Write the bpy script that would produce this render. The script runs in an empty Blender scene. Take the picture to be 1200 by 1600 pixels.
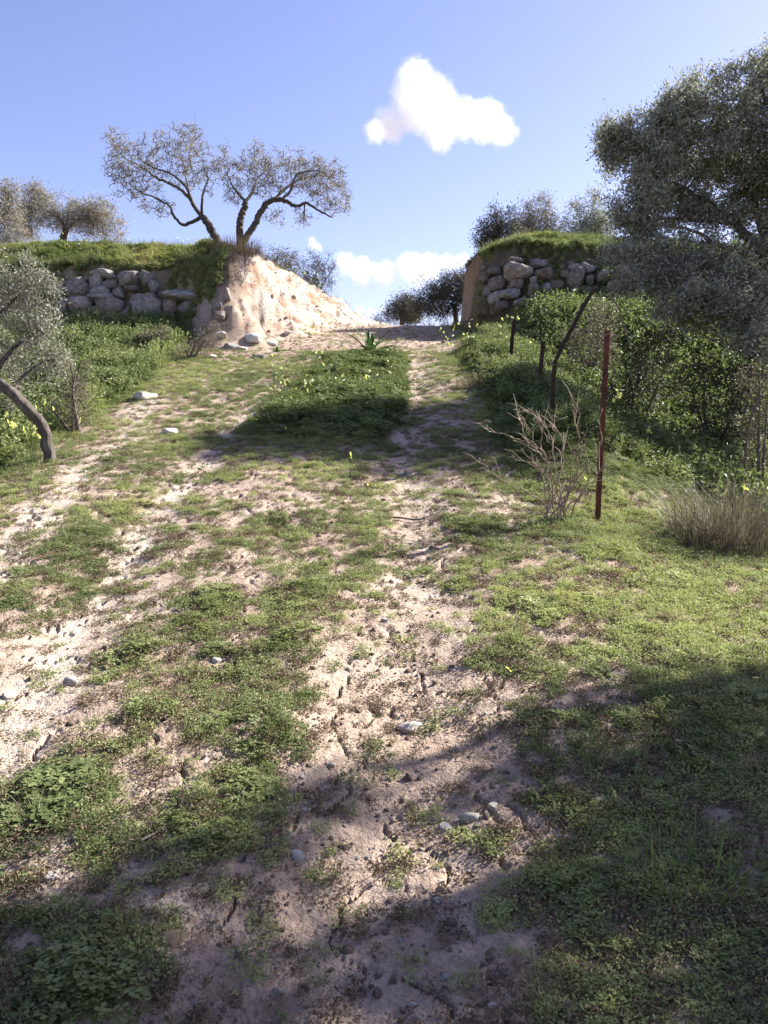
import bpy, math, random
import numpy as np
from mathutils import Vector

rnd = random.Random(7)
rng = np.random.default_rng(11)
S = bpy.context.scene

# ------------------------------------------------------------ camera, sky, sun, exposure
EYE = 1.6
FPX = 1250.0                       # focal length in photo pixels (1200 x 1600)
PITCH = math.atan(150.0 / 1250.0)  # looking slightly down
cam_d = bpy.data.cameras.new('camera')
cam = bpy.data.objects.new('camera', cam_d)
S.collection.objects.link(cam)
cam_d.sensor_fit = 'VERTICAL'
cam_d.sensor_height = 36.0
cam_d.lens = 36.0 * FPX / 1600.0
cam_d.clip_end = 5000
cam_d.clip_start = 0.05
cam.location = (0, 0, EYE)
cam.rotation_euler = (math.pi / 2 - PITCH, 0, 0)
S.camera = cam

SUN_EL, SUN_AZ = math.radians(36), math.radians(62)   # azimuth measured from +Y (view direction) towards +X
world = bpy.data.worlds.new('World')
S.world = world
world.use_nodes = True
wn, wl = world.node_tree.nodes, world.node_tree.links
wn.clear()
w_out = wn.new('ShaderNodeOutputWorld')
w_bg = wn.new('ShaderNodeBackground')
w_sky = wn.new('ShaderNodeTexSky')
w_sky.sky_type = 'NISHITA'
w_sky.sun_disc = False
w_sky.sun_elevation = SUN_EL
w_sky.sun_rotation = SUN_AZ
w_sky.altitude = 200
w_sky.air_density = 1.0
w_sky.dust_density = 0.9
w_sky.ozone_density = 1.4
w_mul = wn.new('ShaderNodeMix')
w_mul.data_type = 'RGBA'; w_mul.blend_type = 'MULTIPLY'
w_mul.inputs[0].default_value = 1.0
w_mul.inputs[7].default_value = (1.14, .98, 1.2, 1)
wl.new(w_sky.outputs[0], w_mul.inputs[6])
wl.new(w_mul.outputs[2], w_bg.inputs[0])
w_bg.inputs[1].default_value = 0.06
wl.new(w_bg.outputs[0], w_out.inputs[0])

sun_d = bpy.data.lights.new('sun', 'SUN')
sun = bpy.data.objects.new('sun', sun_d)
S.collection.objects.link(sun)
sun_d.energy = 5.0
sun_d.angle = math.radians(0.53)
sun_d.color = (1.0, 0.955, 0.89)
SUNV = Vector((math.cos(SUN_EL) * math.sin(SUN_AZ), math.cos(SUN_EL) * math.cos(SUN_AZ), math.sin(SUN_EL)))
sun.rotation_euler = SUNV.to_track_quat('Z', 'Y').to_euler()
sun.location = (30, 20, 40)

S.view_settings.view_transform = 'Standard'
S.view_settings.look = 'None'
S.view_settings.gamma = 1
S.view_settings.use_curve_mapping = False
S.view_settings.exposure = 1.7
S.render.engine = 'CYCLES'
S.cycles.use_denoising = True
S.cycles.max_bounces = 32
S.cycles.diffuse_bounces = 3
S.cycles.glossy_bounces = 2
S.cycles.transmission_bounces = 3
S.cycles.volume_bounces = 32
S.cycles.transparent_max_bounces = 4

# ------------------------------------------------------------ small helpers
def ss(t):
    t = np.clip(t, 0, 1)
    return t * t * (3 - 2 * t)

def hash2(ix, iy, seed):
    h = (ix.astype(np.int64) * 374761393 + iy.astype(np.int64) * 668265263 + seed * 1442695041) & 0xffffffff
    h = ((h ^ (h >> 13)) * 1274126177) & 0xffffffff
    h = (h ^ (h >> 16)) & 0xffffffff
    return h / 4294967295.0

def vnoise(x, y, seed=0):
    x = np.asarray(x, float); y = np.asarray(y, float)
    ix = np.floor(x); iy = np.floor(y)
    fx = x - ix; fy = y - iy
    fx = fx * fx * fx * (fx * (fx * 6 - 15) + 10); fy = fy * fy * fy * (fy * (fy * 6 - 15) + 10)
    a = hash2(ix, iy, seed); b = hash2(ix + 1, iy, seed)
    c = hash2(ix, iy + 1, seed); d = hash2(ix + 1, iy + 1, seed)
    return (a + (b - a) * fx) * (1 - fy) + (c + (d - c) * fx) * fy

def fbm(x, y, octv=4, seed=0, gain=0.5):
    """0..1 with mean 0.5"""
    s = 0; a = 1; t = 0
    x = np.asarray(x, float); y = np.asarray(y, float)
    for k in range(octv):
        s = s + a * vnoise(x, y, seed + k * 17); t += a
        x, y = x * 1.91 * .8 - y * 1.91 * .6 + 11.3, x * 1.91 * .6 + y * 1.91 * .8 + 5.7
        a *= gain
    return s / t

def ray(px, py):
    """direction (scaled so that its Y component is 1) of the view through a spot of the photograph"""
    u = (px - 600.0) / FPX; v = (800.0 - py) / FPX
    c, s = math.cos(PITCH), math.sin(PITCH)
    dy = c + v * s
    dz = -s + v * c
    return u / dy, dz / dy

def P(px, py, Y):
    a, b = ray(px, py)
    return Vector((a * Y, Y, EYE + b * Y))

# ------------------------------------------------------------ the lie of the land
ZC_Y = np.array([-60, -20, -5, 0, 2, 4, 6.3, 8, 10, 13, 16, 18, 20, 22, 24, 26, 29, 34, 45, 80, 400.])
ZC_Z = np.array([-5, -2.4, -.55, 0, .2, .47, .80, 1.12, 1.5, 2.12, 2.78, 3.2, 3.6, 3.97, 4.24, 4.38, 4.36, 4.0, 2.6, -2, -6.])

LEFT_EDGE = [(-60, 16.5), (-20, 18.2), (-9.6, 18.9), (-4.9, 18.9), (-4.2, 18.6), (-3.45, 18.25), (-3.12, 18.9), (-2.92, 20), (-2.35, 22), (-1.6, 24),
             (-.85, 26.2), (-.1, 29), (.6, 34), (0, 45), (-8, 90), (-60, 90)]
RIGHT_EDGE = [(4.2, 40), (3.2, 30), (2.62, 26), (2.3, 23), (2.36, 21.6), (2.62, 20.9), (3.3, 20.35), (5, 20), (7.5, 19.3), (11, 18.2), (20, 15), (60, 10), (60, 90), (10, 90), (7, 60)]

def sdist(x, y, poly):
    """signed distance, positive inside; also the Y of the closest edge point"""
    best = np.full(x.shape, 1e9); cy = np.zeros(x.shape); cx = np.zeros(x.shape); inside = np.zeros(x.shape, bool)
    n = len(poly)
    for i in range(n):
        ax, ay = poly[i]; bx, by = poly[(i + 1) % n]
        dx, dy = bx - ax, by - ay
        t = np.clip(((x - ax) * dx + (y - ay) * dy) / (dx * dx + dy * dy), 0, 1)
        qx = ax + t * dx; qy = ay + t * dy
        d = np.hypot(x - qx, y - qy)
        m = d < best
        best = np.where(m, d, best); cy = np.where(m, qy, cy); cx = np.where(m, qx, cx)
        cond = ((ay > y) != (by > y))
        xi = ax + (y - ay) * dx / (dy if abs(dy) > 1e-9 else 1e-9)
        inside ^= cond & (x < xi)
    return np.where(inside, best, -best), cx, cy

def base_height(x, y):
    x = np.asarray(x, float); y = np.asarray(y, float)
    z = np.interp(y, ZC_Y, ZC_Z)
    # left shoulder falls away into a hollow
    xl = -3.65 - .03 * np.clip(y, 0, 17) + .35 * (fbm(y * .5, y * 0 + 3, 2, 5) - .5)
    z = z - 1.0 * ss((xl - x) / 2.0) * (1 - ss((y - 9.5) / 5.0)) - .05 * np.clip(-3 - x, 0, 20) * (y < 60) * (1 - ss((y - 12) / 4))
    z = z + .35 * ss((y - 14.5) / 4) * ss((-3.9 - x) / 1.2) * (1 - ss((y - 30) / 5))
    # right shoulder: low berm, then a hollow
    xr = 1.75 + .035 * np.clip(y, 0, 17) + .3 * (fbm(y * .6, y * 0 + 9, 2, 8) - .5)
    win = ss((y - 6.0) / 2.5)
    z = z + .26 * np.exp(-((x - xr + .05) / .55) ** 2) * win * (1 - ss((y - 17.5) / 2.5))
    z = z - 1.0 * ss((x - xr - .1) / 2.2) * win * (1 - ss((y - 12.5) / 5))
    z = z - .10 * np.clip(x - 1.5, 0, 6) * (1 - win)
    z = z + .45 * ss((x - 2.6) / 1.0) * ss((y - 15) / 2.5) * (1 - ss((y - 30) / 4))
    # plateaus left and right of the cutting
    wob = .28 * (fbm(x * 1.1, y * 1.1, 3, 21) - .5) + .22 * (fbm(x * 3.7, y * 3.7, 3, 33) - .5)
    sd, cx, cy = sdist(x, y, LEFT_EDGE)
    sd = sd + wob
    cut = ss((cx + 4.0) / .7)
    gully = .34 * (fbm(cy * 1.9 + cx * .6, cx * .3, 3, 71) - .5) + .14 * (fbm(cy * 6.5, cx * 5, 2, 72) - .5)
    sd = sd + gully * cut * ss((cy - 18.3) / .8)
    w = .38 + cut * (.12 + .62 * ss((cy - 18.35) / 1.2) + .3 * ss((cy - 20) / 3))
    w = w + .75 * ss((cx + 5.5) / .5) * (1 - ss((cy - 18.3) / .5)) * (cy < 19.5)
    edge = np.interp(cy, [10, 18.3, 20, 22, 24, 26, 29, 34, 50, 90], [4.9, 5.25, 5.38, 5.36, 5.15, 4.78, 4.45, 4.1, 2.6, -2])
    edge = edge * cut + 4.98 * (1 - cut)
    rise = np.interp(cy, [18, 21, 23, 26], [1, 1, .6, .3])
    top = edge + (.72 - .25 * cut) * ss(sd / 1.9) * rise + .02 * np.clip(sd, 0, 20) + .12 * (fbm(x * .5, y * .5, 3, 3) - .5)
    t = np.clip(sd / w + 1, 0, 1)
    prof = np.interp(t, [0, .25, .5, .75, .93, 1], [0, .10, .34, .68, .95, 1])
    z = np.where(sd > -w, np.maximum(z, z + (top - z) * prof), z)
    sd2, cx2, cy2 = sdist(x, y, RIGHT_EDGE)
    sd2 = sd2 + wob * np.where(cy2 > 21.2, .35, 1.)
    side = ss((cy2 - 20.6) / .8)
    w2 = .95 * (1 - side) + .16 * side
    edge2 = np.interp(cx2, [2, 2.6, 3.4, 5, 8, 20], [5.78, 5.74, 5.78, 5.62, 5.3, 4.6])
    edge2 = np.where(cy2 > 30, edge2 - .12 * (cy2 - 30), edge2)
    top2 = edge2 + .38 * ss(sd2 / 1.3) + .015 * np.clip(sd2, 0, 15) + .12 * (fbm(x * .6, y * .6, 3, 6) - .5)
    t2 = np.clip(sd2 / w2 + 1, 0, 1)
    prof2 = np.interp(t2, [0, .25, .5, .75, .93, 1], [0, .12, .42, .75, .96, 1])
    z = np.where(sd2 > -w2, np.maximum(z, z + (top2 - z) * prof2), z)
    facel = np.where((sd > -w) & (sd < .12), cut * ss((cy - 18.22) / .3) * ss((sd + w) / .25), 0) * (cy < 34)
    facer = np.where((sd2 > -w2) & (sd2 < .05), ss((sd2 + w2) / .2), 0)
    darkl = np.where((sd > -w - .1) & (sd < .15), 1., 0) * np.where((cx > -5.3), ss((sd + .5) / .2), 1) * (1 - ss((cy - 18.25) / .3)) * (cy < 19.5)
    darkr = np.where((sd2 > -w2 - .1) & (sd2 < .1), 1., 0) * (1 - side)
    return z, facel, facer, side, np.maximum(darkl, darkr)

def bh(x, y):
    return base_height(x, y)[0]

def ground_hit(pxs, pys, y0=1.2, y1=60, back=0.0):
    pxs = np.atleast_1d(np.asarray(pxs, float)); pys = np.atleast_1d(np.asarray(pys, float))
    a = np.array([ray(p, q) for p, q in zip(pxs, pys)])
    ys = np.exp(np.linspace(math.log(y0), math.log(y1), 900))
    X = a[:, :1] * ys[None]; Z = EYE + a[:, 1:2] * ys[None]; Yg = np.repeat(ys[None], len(pxs), 0)
    H = bh(X, Yg)
    below = Z <= H
    k = np.where(below.any(1), below.argmax(1), -1)
    out = []
    for i, kk in enumerate(k):
        if kk < 0: out.append((a[i, 0] * 24, 24., 4.3)); continue
        out.append((X[i, kk], Yg[i, kk], H[i, kk]))
    return np.array(out)

def pdist(x, y, pts):
    """distance to an open polyline of (x, y)"""
    best = np.full(np.shape(x), 1e9)
    for (ax, ay), (bx, by) in zip(pts[:-1], pts[1:]):
        dx, dy = bx - ax, by - ay
        t = np.clip(((x - ax) * dx + (y - ay) * dy) / (dx * dx + dy * dy + 1e-9), 0, 1)
        best = np.minimum(best, np.hypot(x - ax - t * dx, y - ay - t * dy))
    return best

def trace(pts):
    h = ground_hit([p[0] for p in pts], [p[1] for p in pts])
    return [(q[0], q[1]) for q in h]

RUT_L = trace([(388, 640), (350, 690), (300, 745), (250, 795), (200, 865), (150, 940), (95, 1010), (50, 1080), (-20, 1180)])
RUT_LL = trace([(230, 622), (190, 690), (120, 745), (60, 805), (0, 870), (-60, 950)])
RUT_R = trace([(650, 560), (645, 600), (625, 660), (640, 740), (655, 850), (655, 950), (640, 1050), (650, 1150), (610, 1280), (570, 1400), (530, 1500), (500, 1590)])
# patches of bare earth / of dense green, as spots on the ground with a size in metres
BARE = [(400, 775, .4), (230, 640, .35), (650, 1010, .38), (620, 1110, .36), (560, 1040, .25), (720, 1150, .25), (560, 1430, .24), (470, 1460, .2), (620, 1500, .22), (400, 1580, .2), (520, 1590, .25), (900, 890, .3), (965, 905, .25), (890, 990, .18),
        (940, 1100, .2), (100, 1120, .35), (240, 1220, .22), (40, 1010, .3), (50, 820, .4), (380, 880, .25), (700, 1180, .22), (40, 1530, .15), (310, 1380, .12), (700, 1290, .18), (380, 900, .2), (480, 1215, .2), (230, 960, .3)]
LUSH = [(60, 1255, .28, 1), (110, 1215, .2, 1), (230, 1100, .14, 1), (420, 1150, .28, 1), (470, 1080, .18, .8), (370, 1275, .2, 1), (290, 1330, .14, 1), (300, 960, .3, 1), (350, 1010, .25, .8), (450, 1000, .22, .8), (500, 930, .35, .7), (690, 900, .14, .9), (800, 1010, .2, 1),
        (440, 820, .35, .8), (160, 1480, .2, 1), (100, 1500, .2, 1), (440, 1500, .09, 1), (490, 1570, .07, 1), (860, 1150, .3, 1), (240, 1530, .12, .9), (760, 1050, .2, .8), (860, 950, .3, .9), (330, 880, .25, .8), (120, 860, .35, .7), (60, 940, .25, .7), (300, 700, .4, .5),
        (200, 1010, .25, .8), (20, 1190, .1, .8), (730, 820, .35, .9), (400, 1350, .1, .6), (830, 1330, .3, .8)]
bh_b = ground_hit([b[0] for b in BARE], [b[1] for b in BARE])
bh_l = ground_hit([b[0] for b in LUSH], [b[1] for b in LUSH])

def cover(x, y):
    """(density 0..1 of green ground cover, lushness = height and richness)"""
    x = np.asarray(x, float); y = np.asarray(y, float)
    n = fbm(x * 2.3, y * 1.5, 4, 51)
    n2 = fbm(x * .8, y * .8, 3, 77)
    n3 = fbm(x * 7, y * 6, 2, 91)
    n4 = fbm(x * 17, y * 14, 2, 95)
    c = .45 + 1.0 * (n - .5) + .55 * (n2 - .5) + 1.5 * (n3 - .5) + 1.4 * (n4 - .5)
    dl = pdist(x, y, RUT_L); dll = pdist(x, y, RUT_LL); dr = pdist(x, y, RUT_R)
    wr = np.interp(y, [1.5, 3, 5, 8, 12, 17], [.30, .36, .27, .18, .17, .22])
    c = c - .85 * np.exp(-(dl / .17) ** 2) - .42 * np.exp(-(dll / .22) ** 2) - .85 * np.exp(-(dr / wr) ** 2)
    for (px, py, r), q in zip(BARE, bh_b):
        c = c - .6 * np.exp(-(((x - q[0]) / r) ** 2 + ((y - q[1]) / (r * 1.5)) ** 2))
    lush = np.zeros(x.shape)
    for (px, py, r, a), q in zip(LUSH, bh_l):
        g = a * np.exp(-(((x - q[0]) / r) ** 2 + ((y - q[1]) / (r * 1.4)) ** 2) * 1.3)
        c = c + .6 * g; lush = np.maximum(lush, .45 * g)
    # grassy strip between the wheel tracks further up
    mid = ss((y - 8.2) / 2.2) * (1 - ss((y - 15.9) / .7)) * ss((x + 2.2 - .12 * (y - 9)) / .7) * ss((.35 + .015 * y - x) / .35)
    c = c + 1.2 * mid; lush = np.maximum(lush, mid)
    # right side all green, thicker over the berm and in the hollow
    right = ss((x - .75 - .03 * np.clip(y, 0, 20) + .45 * (1 - ss((y - 2.6) / 1.2))) / .6)
    c = c + .62 * right
    berm = ss((x - .95 - .02 * y) / .5) * ss((y - 6.8) / 2.0)
    c = c + .8 * berm; lush = np.maximum(lush, berm)
    lush = np.maximum(lush, .45 * ss((x - .9) / .8) * (1 - ss((y - 3.0) / .8)))
    left = ss((-3.35 - .02 * y - x) / .7)
    c = c + 1.0 * left; lush = np.maximum(lush, left)
    # bare dirt of the road at the top
    road = ss((y - 16.1 - .5 * (x < -1.5) - .4 * fbm(x * 3, y * 3, 2, 9)) / .7) * (1 - ss((x - 1.9) / .4))
    sdl, _, _ = sdist(x, y, LEFT_EDGE)
    sdr, _, _ = sdist(x, y, RIGHT_EDGE)
    road = road * (sdl < .2)
    road = np.maximum(road, ss((x + 3.5) / .6) * ss((y - 15.6) / 1.2) * (x < -1.6) * (sdl < .2))
    road = road * (x > -4.2)
    c = c - 1.6 * road; lush = lush * (1 - road)
    plateau = np.maximum(ss((sdl + .15) / .5), ss((sdr + .3) / .5))
    c = c + 1.3 * plateau
    c = c - .8 * plateau * (sdl > 0) * ss((x + 3.6) / 1) * ss((y - 19) / 3)
    lush = np.maximum(lush, .6 * plateau)
    return np.clip(c, 0, 1.2), np.clip(lush, 0, 1)

# ------------------------------------------------------------ materials
def mat(name):
    m = bpy.data.materials.new(name); m.use_nodes = True
    n = m.node_tree.nodes; n.clear()
    out = n.new('ShaderNodeOutputMaterial')
    return m, n, m.node_tree.links, out

def ramp(n, stops, interp='LINEAR'):
    r = n.new('ShaderNodeValToRGB'); r.color_ramp.interpolation = interp
    e = r.color_ramp.elements
    while len(e) < len(stops): e.new(.5)
    for el, (p, c) in zip(e, stops): el.position = p; el.color = (*c, 1)
    return r

def noise_tex(n, l, scale, detail=5, rough=.6, coord=None):
    t = n.new('ShaderNodeTexNoise'); t.inputs['Scale'].default_value = scale
    t.inputs['Detail'].default_value = detail; t.inputs['Roughness'].default_value = rough
    if coord is not None: l.new(coord, t.inputs['Vector'])
    return t

def mixc(n, l, fac, a, b, mode='MIX'):
    m = n.new('ShaderNodeMix'); m.data_type = 'RGBA'; m.blend_type = mode
    for sock, v in ((0, fac), (6, a), (7, b)):
        if hasattr(v, 'is_output') or isinstance(v, bpy.types.NodeSocket): l.new(v, m.inputs[sock])
        elif sock == 0: m.inputs[0].default_value = v
        else: m.inputs[sock].default_value = (*v, 1)
    return m.outputs[2]

def math_n(n, l, op, a, b=None, clamp=False):
    m = n.new('ShaderNodeMath'); m.operation = op; m.use_clamp = clamp
    for i, v in enumerate((a, b)):
        if v is None: continue
        if isinstance(v, bpy.types.NodeSocket): l.new(v, m.inputs[i])
        else: m.inputs[i].default_value = v
    return m.outputs[0]

def soil_material():
    m, n, l, out = mat('soil')
    co = n.new('ShaderNodeTexCoord').outputs['Object']
    b = n.new('ShaderNodeBsdfPrincipled'); b.inputs['Roughness'].default_value = .95
    b.inputs['Specular IOR Level'].default_value = .15
    def attr(name):
        a = n.new('ShaderNodeAttribute'); a.attribute_name = name; return a.outputs['Fac']
    cov, pale, face = attr('cover'), attr('pale'), attr('face')
    n1 = noise_tex(n, l, 1.3, 6, .65, co); n2 = noise_tex(n, l, 11, 6, .7, co); n3 = noise_tex(n, l, 70, 4, .7, co)
    earth = ramp(n, [(.3, (.27, .197, .145)), (.5, (.365, .28, .215)), (.7, (.45, .36, .285))]); l.new(n1.outputs[0], earth.inputs[0])
    fine = ramp(n, [(.32, (.62, .56, .52)), (.5, (1, 1, 1)), (.68, (1.18, 1.15, 1.12))]); l.new(n2.outputs[0], fine.inputs[0])
    c = mixc(n, l, .8, earth.outputs[0], fine.outputs[0], 'MULTIPLY')
    fine2 = ramp(n, [(.35, (.62, .6, .58)), (.52, (1, 1, 1)), (.72, (1.2, 1.2, 1.2))]); l.new(n3.outputs[0], fine2.inputs[0])
    c = mixc(n, l, .7, c, fine2.outputs[0], 'MULTIPLY')
    palec = ramp(n, [(.35, (.41, .335, .26)), (.6, (.53, .455, .37))]); l.new(n2.outputs[0], palec.inputs[0])
    c = mixc(n, l, pale, c, palec.outputs[0])
    # cut earth faces: cream with pinkish and ochre layers
    sep = n.new('ShaderNodeSeparateXYZ'); l.new(co, sep.inputs[0])
    comb = n.new('ShaderNodeCombineXYZ')
    l.new(math_n(n, l, 'MULTIPLY', sep.outputs[0], 1.4), comb.inputs[0]); l.new(math_n(n, l, 'MULTIPLY', sep.outputs[1], 1.4), comb.inputs[1]); l.new(math_n(n, l, 'MULTIPLY', sep.outputs[2], 3.2), comb.inputs[2])
    n4 = noise_tex(n, l, 1.0, 6, .62, comb.outputs[0])
    facec = ramp(n, [(.34, (.46, .29, .19)), (.42, (.62, .46, .35)), (.5, (.74, .61, .50)), (.66, (.80, .72, .63))]); l.new(n4.outputs[0], facec.inputs[0])
    facec2 = mixc(n, l, .6, facec.outputs[0], fine.outputs[0], 'MULTIPLY')
    c = mixc(n, l, face, c, facec2)
    red = attr('red')
    c = mixc(n, l, math_n(n, l, 'MULTIPLY', red, .72), c, mixc(n, l, .7, (.52, .24, .12), fine.outputs[0], 'MULTIPLY'))
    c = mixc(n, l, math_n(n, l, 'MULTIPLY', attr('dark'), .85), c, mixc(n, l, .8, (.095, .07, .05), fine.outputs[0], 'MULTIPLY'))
    # litter and moss under the ground cover
    mossc = ramp(n, [(.3, (.10, .10, .05)), (.55, (.19, .175, .09)), (.75, (.30, .25, .17))]); l.new(n3.outputs[0], mossc.inputs[0])
    cf = math_n(n, l, 'ADD', cov, math_n(n, l, 'MULTIPLY', math_n(n, l, 'SUBTRACT', n3.outputs[0], .5), 1.6))
    cr = ramp(n, [(.45, (0, 0, 0)), (.85, (1, 1, 1))]); l.new(cf, cr.inputs[0])
    c = mixc(n, l, math_n(n, l, 'MULTIPLY', cr.outputs[0], .5), c, mossc.outputs[0])
    l.new(c, b.inputs['Base Color'])
    bump = n.new('ShaderNodeBump'); bump.inputs['Strength'].default_value = .9; l.new(math_n(n, l, 'ADD', math_n(n, l, 'MULTIPLY', face, .07), .009), bump.inputs['Distance'])
    hs = math_n(n, l, 'ADD', math_n(n, l, 'MULTIPLY', n2.outputs[0], 1.6), n3.outputs[0])
    vor = n.new('ShaderNodeTexVoronoi'); vor.inputs['Scale'].default_value = 38; l.new(co, vor.inputs['Vector'])
    vor2 = n.new('ShaderNodeTexVoronoi'); vor2.inputs['Scale'].default_value = 95; l.new(co, vor2.inputs['Vector'])
    hs = math_n(n, l, 'SUBTRACT', hs, math_n(n, l, 'MULTIPLY', vor.outputs['Distance'], .5))
    hs = math_n(n, l, 'SUBTRACT', hs, math_n(n, l, 'MULTIPLY', vor2.outputs['Distance'], .45))
    l.new(hs, bump.inputs['Height']); l.new(bump.outputs[0], b.inputs['Normal'])
    l.new(b.outputs[0], out.inputs[0])
    return m

def leaf_material(name, c1, c2, c3=None, trans=.35, back=None, tone=None, rough=.55, spec=.25):
    """c1..c2..c3 spread over the leaves by their own random number; tone: (colour, attribute) taken from the instance"""
    m, n, l, out = mat(name)
    stops = [(0, c1), (.55, c2), (1, c3 or c2)]
    at = n.new('ShaderNodeAttribute'); at.attribute_name = 'rnd'
    oi = n.new('ShaderNodeObjectInfo')
    v = math_n(n, l, 'ADD', math_n(n, l, 'MULTIPLY', at.outputs['Fac'], .65), math_n(n, l, 'MULTIPLY', oi.outputs['Random'], .35))
    r = ramp(n, stops); l.new(v, r.inputs[0])
    c = r.outputs[0]
    if tone:
        ta = n.new('ShaderNodeAttribute'); ta.attribute_type = 'INSTANCER'; ta.attribute_name = 'tone'
        c = mixc(n, l, ta.outputs['Fac'], c, tone)
    if back:
        ge = n.new('ShaderNodeNewGeometry')
        c = mixc(n, l, ge.outputs['Backfacing'], c, back)
    b = n.new('ShaderNodeBsdfPrincipled'); b.inputs['Roughness'].default_value = rough
    b.inputs['Specular IOR Level'].default_value = spec
    l.new(c, b.inputs['Base Color'])
    t = n.new('ShaderNodeBsdfTranslucent'); l.new(mixc(n, l, .5, c, (.9, 1, .5), 'MULTIPLY'), t.inputs[0])
    mx = n.new('ShaderNodeMixShader'); mx.inputs[0].default_value = trans
    l.new(b.outputs[0], mx.inputs[1]); l.new(t.outputs[0], mx.inputs[2]); l.new(mx.outputs[0], out.inputs[0])
    return m

def rough_material(name, c1, c2, scale=20, stretch=None, rough=.9, bumpd=.01, c3=None, metal=0):
    m, n, l, out = mat(name)
    co = n.new('ShaderNodeTexCoord').outputs['Object']
    if stretch:
        mp = n.new('ShaderNodeMapping'); mp.inputs['Scale'].default_value = stretch; l.new(co, mp.inputs[0]); co = mp.outputs[0]
    t = noise_tex(n, l, scale, 6, .68, co)
    t2 = noise_tex(n, l, scale * .22, 4, .6, co)
    s = math_n(n, l, 'ADD', math_n(n, l, 'MULTIPLY', t.outputs[0], .6), math_n(n, l, 'MULTIPLY', t2.outputs[0], .4))
    oi = n.new('ShaderNodeObjectInfo')
    s = math_n(n, l, 'ADD', s, math_n(n, l, 'MULTIPLY', math_n(n, l, 'SUBTRACT', oi.outputs['Random'], .5), .12))
    r = ramp(n, [(.38, c1), (.5, tuple((a + b) / 2 for a, b in zip(c1, c2))), (.6, c2), (.72, c3 or c2)]); l.new(s, r.inputs[0])
    b = n.new('ShaderNodeBsdfPrincipled'); b.inputs['Roughness'].default_value = rough; b.inputs['Specular IOR Level'].default_value = .2
    b.inputs['Metallic'].default_value = metal
    l.new(r.outputs[0], b.inputs['Base Color'])
    bump = n.new('ShaderNodeBump'); bump.inputs['Strength'].default_value = .9; bump.inputs['Distance'].default_value = bumpd
    l.new(t.outputs[0], bump.inputs['Height']); l.new(bump.outputs[0], b.inputs['Normal'])
    l.new(b.outputs[0], out.inputs[0])
    return m

M = {}
M['soil'] = soil_material()
M['olive'] = leaf_material('olive_leaf', (.09, .095, .07), (.25, .255, .20), (.42, .42, .35), .38, back=(.36, .37, .32))
M['olive_dry'] = leaf_material('dry_olive_leaf', (.12, .105, .08), (.23, .20, .16), (.35, .31, .25), .28, back=(.40, .37, .33))
M['olive_pale'] = leaf_material('pale_olive_leaf', (.10, .10, .075), (.19, .19, .14), (.30, .29, .23), .25, back=(.38, .38, .32))
M['bush'] = leaf_material('bush_leaf', (.03, .034, .02), (.07, .07, .04), (.12, .105, .07), .2)
M['scrub'] = leaf_material('scrub_leaf', (.10, .08, .06), (.17, .14, .10), (.25, .21, .15), .2)
M['clover'] = leaf_material('clover_leaf', (.07, .10, .035), (.145, .18, .065), (.25, .28, .12), .35, tone=(.38, .41, .15))
M['weed'] = leaf_material('weed_leaf', (.07, .10, .035), (.15, .19, .07), (.27, .31, .13), .35, tone=(.40, .43, .18))
M['grass'] = leaf_material('grass_blade', (.07, .10, .03), (.14, .19, .06), (.26, .29, .11), .35, tone=(.34, .29, .13))
M['dry'] = leaf_material('dry_blade', (.13, .095, .06), (.24, .185, .125), (.40, .33, .24), .25)
M['tuss'] = leaf_material('tussock_blade', (.08, .065, .05), (.18, .15, .115), (.34, .29, .23), .25)
M['litter'] = leaf_material('withered_leaf', (.09, .065, .04), (.20, .145, .09), (.36, .28, .19), .15)
M['squill'] = leaf_material('squill_leaf', (.03, .07, .025), (.06, .12, .035), (.10, .17, .06), .25, rough=.65, spec=.15)
M['petal'] = leaf_material('yellow_petal', (.72, .74, .18), (.80, .80, .26), (.85, .85, .45), .45)
M['petal_pale'] = leaf_material('pale_petal', (.80, .80, .48), (.82, .82, .62), (.85, .85, .7), .45)
M['bark'] = rough_material('olive_bark', (.06, .05, .042), (.15, .125, .105), 26, (1, 1, .25), c3=(.28, .24, .20), bumpd=.05)
M['twig'] = rough_material('twig_bark', (.09, .075, .06), (.20, .165, .14), 30, c3=(.28, .24, .2))
M['deadwood'] = rough_material('dead_wood', (.20, .15, .11), (.36, .29, .23), 40, c3=(.48, .41, .34))
M['stone'] = rough_material('limestone', (.15, .14, .125), (.42, .40, .37), 3.5, c3=(.68, .66, .61), bumpd=.08)
M['stone_brown'] = rough_material('brown_limestone', (.14, .115, .095), (.36, .31, .27), 3.5, c3=(.62, .57, .52), bumpd=.08)
M['rock'] = rough_material('pale_rock', (.42, .38, .33), (.60, .56, .50), 14, c3=(.72, .69, .63), bumpd=.01)
M['rust'] = rough_material('rusty_iron', (.055, .022, .018), (.13, .05, .035), 30, c3=(.22, .09, .06), rough=.8, bumpd=.003)
M['rust_dark'] = rough_material('dark_rusty_iron', (.02, .015, .014), (.05, .034, .028), 30, c3=(.09, .06, .045), rough=.8, bumpd=.003)
M['cloud'] = None

# ------------------------------------------------------------ object helpers
def tag(o, label=None, cat=None, group=None, kind=None):
    if label: o['label'] = label
    if cat: o['category'] = cat
    if group: o['group'] = group
    if kind: o['kind'] = kind
    return o

def thing(name, label, cat, loc=(0, 0, 0), group=None):
    o = bpy.data.objects.new(name, None); S.collection.objects.link(o)
    o.empty_display_size = .2
    o.location = loc
    return tag(o, label, cat, group)

def link_mesh(name, me, m=None, parent=None, loc=None):
    o = bpy.data.objects.new(name, me)
    S.collection.objects.link(o)
    if m is not None and not me.materials: me.materials.append(m)
    if parent is not None: o.parent = parent
    if loc is not None: o.location = loc
    return o

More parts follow.
